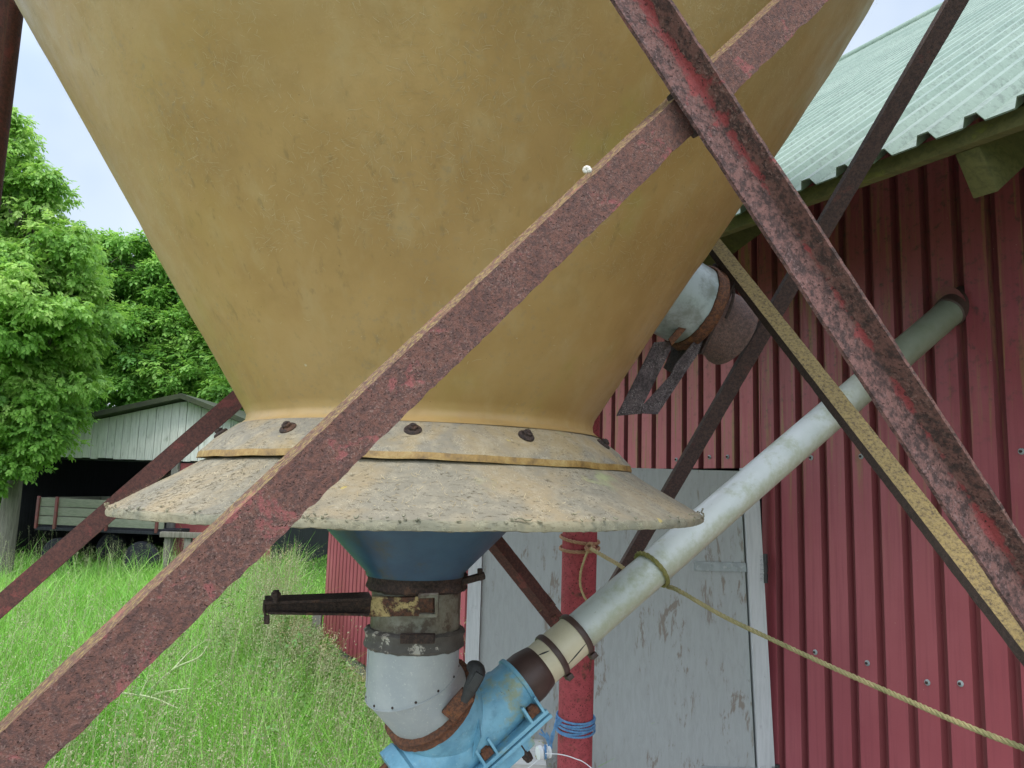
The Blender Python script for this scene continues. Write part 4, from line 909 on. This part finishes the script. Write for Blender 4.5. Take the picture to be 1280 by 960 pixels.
def blades(x, y, h, w, bend, tone, segs=3):
    N = len(x); th = rng.uniform(0, 2*np.pi, N); dx, dy = np.cos(th), np.sin(th); px, py = -dy, dx
    ph = rng.uniform(0, 2*np.pi, N); lx, ly = np.cos(ph), np.sin(ph); V = []
    for k in range(segs+1):
        s = k/segs; ww = w*(1-s**1.6)*.5+.0004; off = bend*h*s*s; zz = h*s*(1-.25*bend*s)
        cx, cy = x+lx*off, y+ly*off
        V.append(np.stack([cx-px*ww, cy-py*ww, zz], 1)); V.append(np.stack([cx+px*ww, cy+py*ww, zz], 1))
    V = np.stack(V, 1); base = np.arange(N)[:, None]*(2*segs+2); q = np.concatenate([base+A_([2*k, 2*k+1, 2*k+3, 2*k+2]) for k in range(segs)], 1).reshape(-1, 4)
    return V.reshape(-1, 3), q, np.repeat(tone, 2*segs+2)
def weed_cap(x, y, h):
    """grass stays low along the foot of the far wall and grows tall only nearer the stand"""
    u = 640+F*x/y; cap = np.maximum(.06, 1.7-((775+np.clip(u-400, 0, 60)*1.3)-607)/F*y)
    return np.where((u > 385) & (u < 620), np.minimum(h, cap*rng.uniform(.75, 1.05, len(x))), h)
def field(N, y0, y1, pw):
    """points in the strip of meadow left of the barn, denser towards the camera"""
    u = rng.random(N); y = (y0**(1-pw)+u*(y1**(1-pw)-y0**(1-pw)))**(1/(1-pw)) if pw != 1 else y0*(y1/y0)**u
    x = rng.uniform(-.78, .06, N)*y+rng.uniform(-.5, .3, N)
    d = (np.stack([x, y], 1)-H0[:2])@NW[:2]; t = (np.stack([x, y], 1)-H0[:2])@TW[:2]
    k = (d < -.04) | (t > TF+.05)
    ins_ = (x > xl) & (x < xr) & (y > YS+.3) & (y < YS+DS); k &= ~ins_
    return x[k], y[k]
x, y = field(150000, 2.2, 26., 1.15); k = ((x+.3)/3.3)**2+((y-.3)/2.9)**2 > 1.; x, y = x[k], y[k]
pat = np.sin(x*1.7+np.sin(y*1.3)*1.4)*np.cos(y*1.1+x*.6); hh = rng.gamma(6, .055, len(x))*(1+.25*pat)*np.where(y > 9, .85, 1.); hh = np.clip(hh, .08, .8)
dW = -(np.stack([x, y], 1)-H0[:2])@NW[:2]; near = np.exp(-np.clip(dW, 0, 3)/.5); hh *= 1+.55*near
hh = weed_cap(x, y, hh); w = .0035+.00075*y*rng.uniform(.6, 1.5, len(x)); rn = np.clip(.42+.24*pat+rng.normal(0, .27, len(x)), 0, 1)
V, Q, R_ = blades(x, y, hh, w, rng.uniform(.1, 1.1, len(x)), rn); tag(bigmesh('meadow_grass', V, Q, 'grass_blade', R_), 'tall bright green meadow grass', 'grass', kind='stuff')
# shorter grass round the camera, under the stand and along the wall
x = rng.uniform(-3, 3, 26000); y = rng.uniform(-1.5, 4.2, 26000); k = ((np.stack([x, y], 1)-H0[:2])@NW[:2] < -.03) & (((x+.3)/3.25)**2+((y-.3)/2.85)**2 > 1-.25*rng.random(len(x))**2); x, y = x[k], y[k]
V, Q, R_ = blades(x, y, rng.gamma(5, .03, len(x)), np.full(len(x), .006), rng.uniform(.1, 1, len(x)), np.clip(rng.normal(.4, .2, len(x)), 0, 1)); tag(bigmesh('short_grass', V, Q, 'grass_blade', R_), 'short grass under the stand', 'grass', kind='stuff')
# seed heads: thin stalk with a feathery panicle
def seedheads(x, y, h, hl, nq, size):
    N = len(x); ph = rng.uniform(0, 6.28, N); bend = rng.uniform(.05, .35, N)*h; V = []; R_ = []
    tip = np.stack([x+np.cos(ph)*bend, y+np.sin(ph)*bend, h], 1); bs = np.stack([x, y, 0*x], 1); mid = (bs+tip)/2-np.stack([np.cos(ph)*bend*.22, np.sin(ph)*bend*.22, 0*x], 1)
    rn = np.clip(rng.normal(.5, .25, N), 0, 1)
    def at(s): return bs*((1-s)**2)[:, None]+mid*(2*s*(1-s))[:, None]+tip*(s*s)[:, None]
    pr_ = at(np.zeros(N)); wv = np.stack([np.sin(ph), -np.cos(ph), 0*x], 1)*.0013
    for k in range(1, 5):
        q = at(np.full(N, k/4)); V.append(np.stack([pr_-wv, pr_+wv, q+wv*.7, q-wv*.7], 1)); R_.append(rn*.6); pr_ = q
    for k in range(nq):
        s = 1-rng.random(N)*hl/h; c = at(s)+rng.normal(0, 1, (N, 3))*(size*1.6*(1.15-s)*h/hl+.002)[:, None]*A_([1, 1, .5]); d = rng.normal(0, 1, (N, 3)); d[:, 2] += 1; d /= np.linalg.norm(d, axis=1)[:, None]; e = np.cross(d, rng.normal(0, 1, (N, 3))); e /= np.linalg.norm(e, axis=1)[:, None]
        V.append(np.stack([c, c+d*size*.5+e*size*.22, c+d*size, c+d*size*.5-e*size*.22], 1)); R_.append(rn)
    V = np.stack(V, 1).reshape(-1, 3); R_ = np.repeat(np.stack(R_, 1).reshape(-1), 4); return V, np.arange(len(V)).reshape(-1, 4), R_
x, y = field(2600, 2.2, 17., 1.1); dW = -(np.stack([x, y], 1)-H0[:2])@NW[:2]
tt = rng.uniform(1.5, 5.9, 1900); ww = rng.gamma(1.5, .3, 1900)+.05; q = H0[:2]+np.outer(tt, TW[:2])-np.outer(ww, NW[:2]); x = np.concatenate([x, q[:, 0]]); y = np.concatenate([y, q[:, 1]])
h = rng.uniform(.5, .85, len(x)); h[-1900:] *= 1.25; h = weed_cap(x, y, h); k = h > .15; x, y, h = x[k], y[k], h[k]
V, Q, R_ = seedheads(x, y, h, .17, 26, .012); tag(bigmesh('seed_heads', V, Q, 'grass_seed', R_), 'pale feathery grass seed heads', 'grass', kind='stuff')
tt = rng.uniform(2.6, 5.7, 150); ww = rng.gamma(1.4, .16, 150)+.05; q = H0[:2]+np.outer(tt, TW[:2])-np.outer(ww, NW[:2])
h = weed_cap(q[:, 0], q[:, 1], rng.uniform(.6, 1., 150))+.1; V, Q, R_ = seedheads(q[:, 0], q[:, 1], h, .14, 40, .014); tag(bigmesh('dry_grass', V, Q, 'dry_seed', R_), 'straw coloured dry grass at the foot of the barn wall', 'grass', kind='stuff')
# weeds by the wall: stems with paired leaves
N = 260; tt = rng.uniform(1.3, 5.5, N); ww = rng.gamma(1.6, .28, N)+.12; q = H0[:2]+np.outer(tt, TW[:2])-np.outer(ww, NW[:2])
cen = []; rd = []
for k in range(N):
    hgt = float(weed_cap(q[k:k+1, 0], q[k:k+1, 1], A_([rng.uniform(.35, .75)]))[0])
    if hgt < .2: continue
    for z_ in np.linspace(.15, hgt, 4): cen.append((q[k, 0], q[k, 1], z_)); rd.append(.07)
V, Q, R_ = leaves(A_(cen), A_(rd), 7, .05, 3, .2, np.clip(rng.normal(.5, .25, len(cen)), 0, 1), (1, 1, 1)); tag(bigmesh('nettles', V, Q, 'weed_leaf', R_), 'grey green nettles and weeds along the barn wall', 'weeds', kind='stuff')
# bleached dry stems
mb = MB()
def gp(u, v, h):
    r_d = ray(u, v); k = (h-CAM[2])/r_d[2]; return CAM+k*r_d
pts = [gp(150, 925, .1), gp(178, 875, .3), gp(215, 838, .5), gp(248, 822, .6), gp(259, 808, .62)]
mb.tube(smooth(pts, 20), np.linspace(.01, .003, 20), 6)
for a in ([gp(178, 875, .3), gp(205, 865, .45), gp(240, 860, .5)], [gp(165, 895, .2), gp(185, 850, .4), gp(205, 838, .5)], [gp(150, 866, .45), gp(190, 872, .42), gp(222, 885, .4)], [gp(215, 838, .5), gp(237, 815, .6), gp(258, 800, .7)]):
    mb.tube(smooth(a, 12), np.linspace(.007, .0025, 12), 5)
tag(mb.build('dry_stem', 'straw'), 'pale bleached branching stem lying in the green grass', 'dead plant')

# ------------------------------------------------------------------ WORLD, SUN, CAMERA
sc = bpy.context.scene
wl_ = bpy.data.worlds.new('World'); sc.world = wl_; wl_.use_nodes = True; nt = wl_.node_tree; nt.nodes.clear()
SE, SR = math.radians(60), math.radians(205)
def wn_(ty, **k):
    n = nt.nodes.new(ty)
    for a, b in k.items(): setattr(n, a, b)
    return n
ow = wn_('ShaderNodeOutputWorld'); bg = wn_('ShaderNodeBackground'); bg.inputs[1].default_value = .1
sky = wn_('ShaderNodeTexSky', sky_type='NISHITA'); sky.sun_disc = False; sky.sun_elevation = SE; sky.sun_rotation = SR
tc_ = wn_('ShaderNodeTexCoord'); sp3 = wn_('ShaderNodeSeparateXYZ'); nt.links.new(tc_.outputs['Generated'], sp3.inputs[0])
rm = wn_('ShaderNodeValToRGB'); nt.links.new(sp3.outputs[2], rm.inputs[0]); e = rm.color_ramp.elements
e[0].position = 0.; e[0].color = (.47, .53, .57, 1); e[1].position = .95; e[1].color = (.5, .53, .58, 1)
k_ = e.new(.35); k_.color = (.48, .535, .585, 1)
ns = wn_('ShaderNodeTexNoise'); ns.inputs['Scale'].default_value = 2.6; ns.inputs['Detail'].default_value = 4; nt.links.new(tc_.outputs['Generated'], ns.inputs['Vector'])
r2 = wn_('ShaderNodeValToRGB'); nt.links.new(ns.outputs['Fac'], r2.inputs[0]); r2.color_ramp.elements[0].position = .35; r2.color_ramp.elements[0].color = (.66, .74, .88, 1); r2.color_ramp.elements[1].position = .62; r2.color_ramp.elements[1].color = (1.08, 1.07, 1.05, 1)
mu = wn_('ShaderNodeMix', data_type='RGBA', blend_type='MULTIPLY'); mu.inputs[0].default_value = 1; nt.links.new(rm.outputs[0], mu.inputs[6]); nt.links.new(r2.outputs[0], mu.inputs[7])
# the cloud cover is thinner and brighter round the veiled sun, behind the camera
dt = wn_('ShaderNodeVectorMath', operation='DOT_PRODUCT'); nt.links.new(tc_.outputs['Generated'], dt.inputs[0])
dt.inputs[1].default_value = (math.sin(SR)*math.cos(SE), math.cos(SR)*math.cos(SE), math.sin(SE))
mr = wn_('ShaderNodeMapRange'); mr.interpolation_type = 'SMOOTHSTEP'; nt.links.new(dt.outputs['Value'], mr.inputs[0])
for a, b in enumerate((.0, 1., 1., 3.6)): mr.inputs[a+1].default_value = b
ml = wn_('ShaderNodeMath', operation='MULTIPLY'); nt.links.new(mr.outputs[0], ml.inputs[0]); ml.inputs[1].default_value = 11.5
sc_ = wn_('ShaderNodeVectorMath', operation='SCALE'); nt.links.new(mu.outputs[2], sc_.inputs[0]); nt.links.new(ml.outputs[0], sc_.inputs['Scale'])
mx = wn_('ShaderNodeMix', data_type='RGBA'); mx.inputs[0].default_value = .88; nt.links.new(sky.outputs[0], mx.inputs[6]); nt.links.new(sc_.outputs[0], mx.inputs[7])
nt.links.new(mx.outputs[2], bg.inputs[0]); nt.links.new(bg.outputs[0], ow.inputs[0])
sl = bpy.data.lights.new('sun', 'SUN'); sl.energy = 1.5; sl.angle = math.radians(13); sl.color = (1, .97, .92)
so_ = bpy.data.objects.new('sun', sl); C.objects.link(so_)
sd = Vector((math.sin(SR)*math.cos(SE), math.cos(SR)*math.cos(SE), math.sin(SE)))
so_.rotation_euler = sd.to_track_quat('Z', 'Y').to_euler()
cd = bpy.data.cameras.new('camera'); co = bpy.data.objects.new('camera', cd); C.objects.link(co)
cd.sensor_width = 36; cd.lens = F/1280*36; cd.clip_start = .02; cd.clip_end = 2000
from mathutils import Matrix
co.matrix_world = Matrix(((RI[0], UP[0], -F0[0], CAM[0]), (RI[1], UP[1], -F0[1], CAM[1]), (RI[2], UP[2], -F0[2], CAM[2]), (0, 0, 0, 1)))
sc.camera = co
sc.view_settings.view_transform = 'Standard'; sc.view_settings.look = 'None'; sc.view_settings.exposure = .75; sc.view_settings.gamma = 1
sc.view_settings.use_curve_mapping = False
sc.cycles.max_bounces = 6; sc.cycles.use_denoising = True
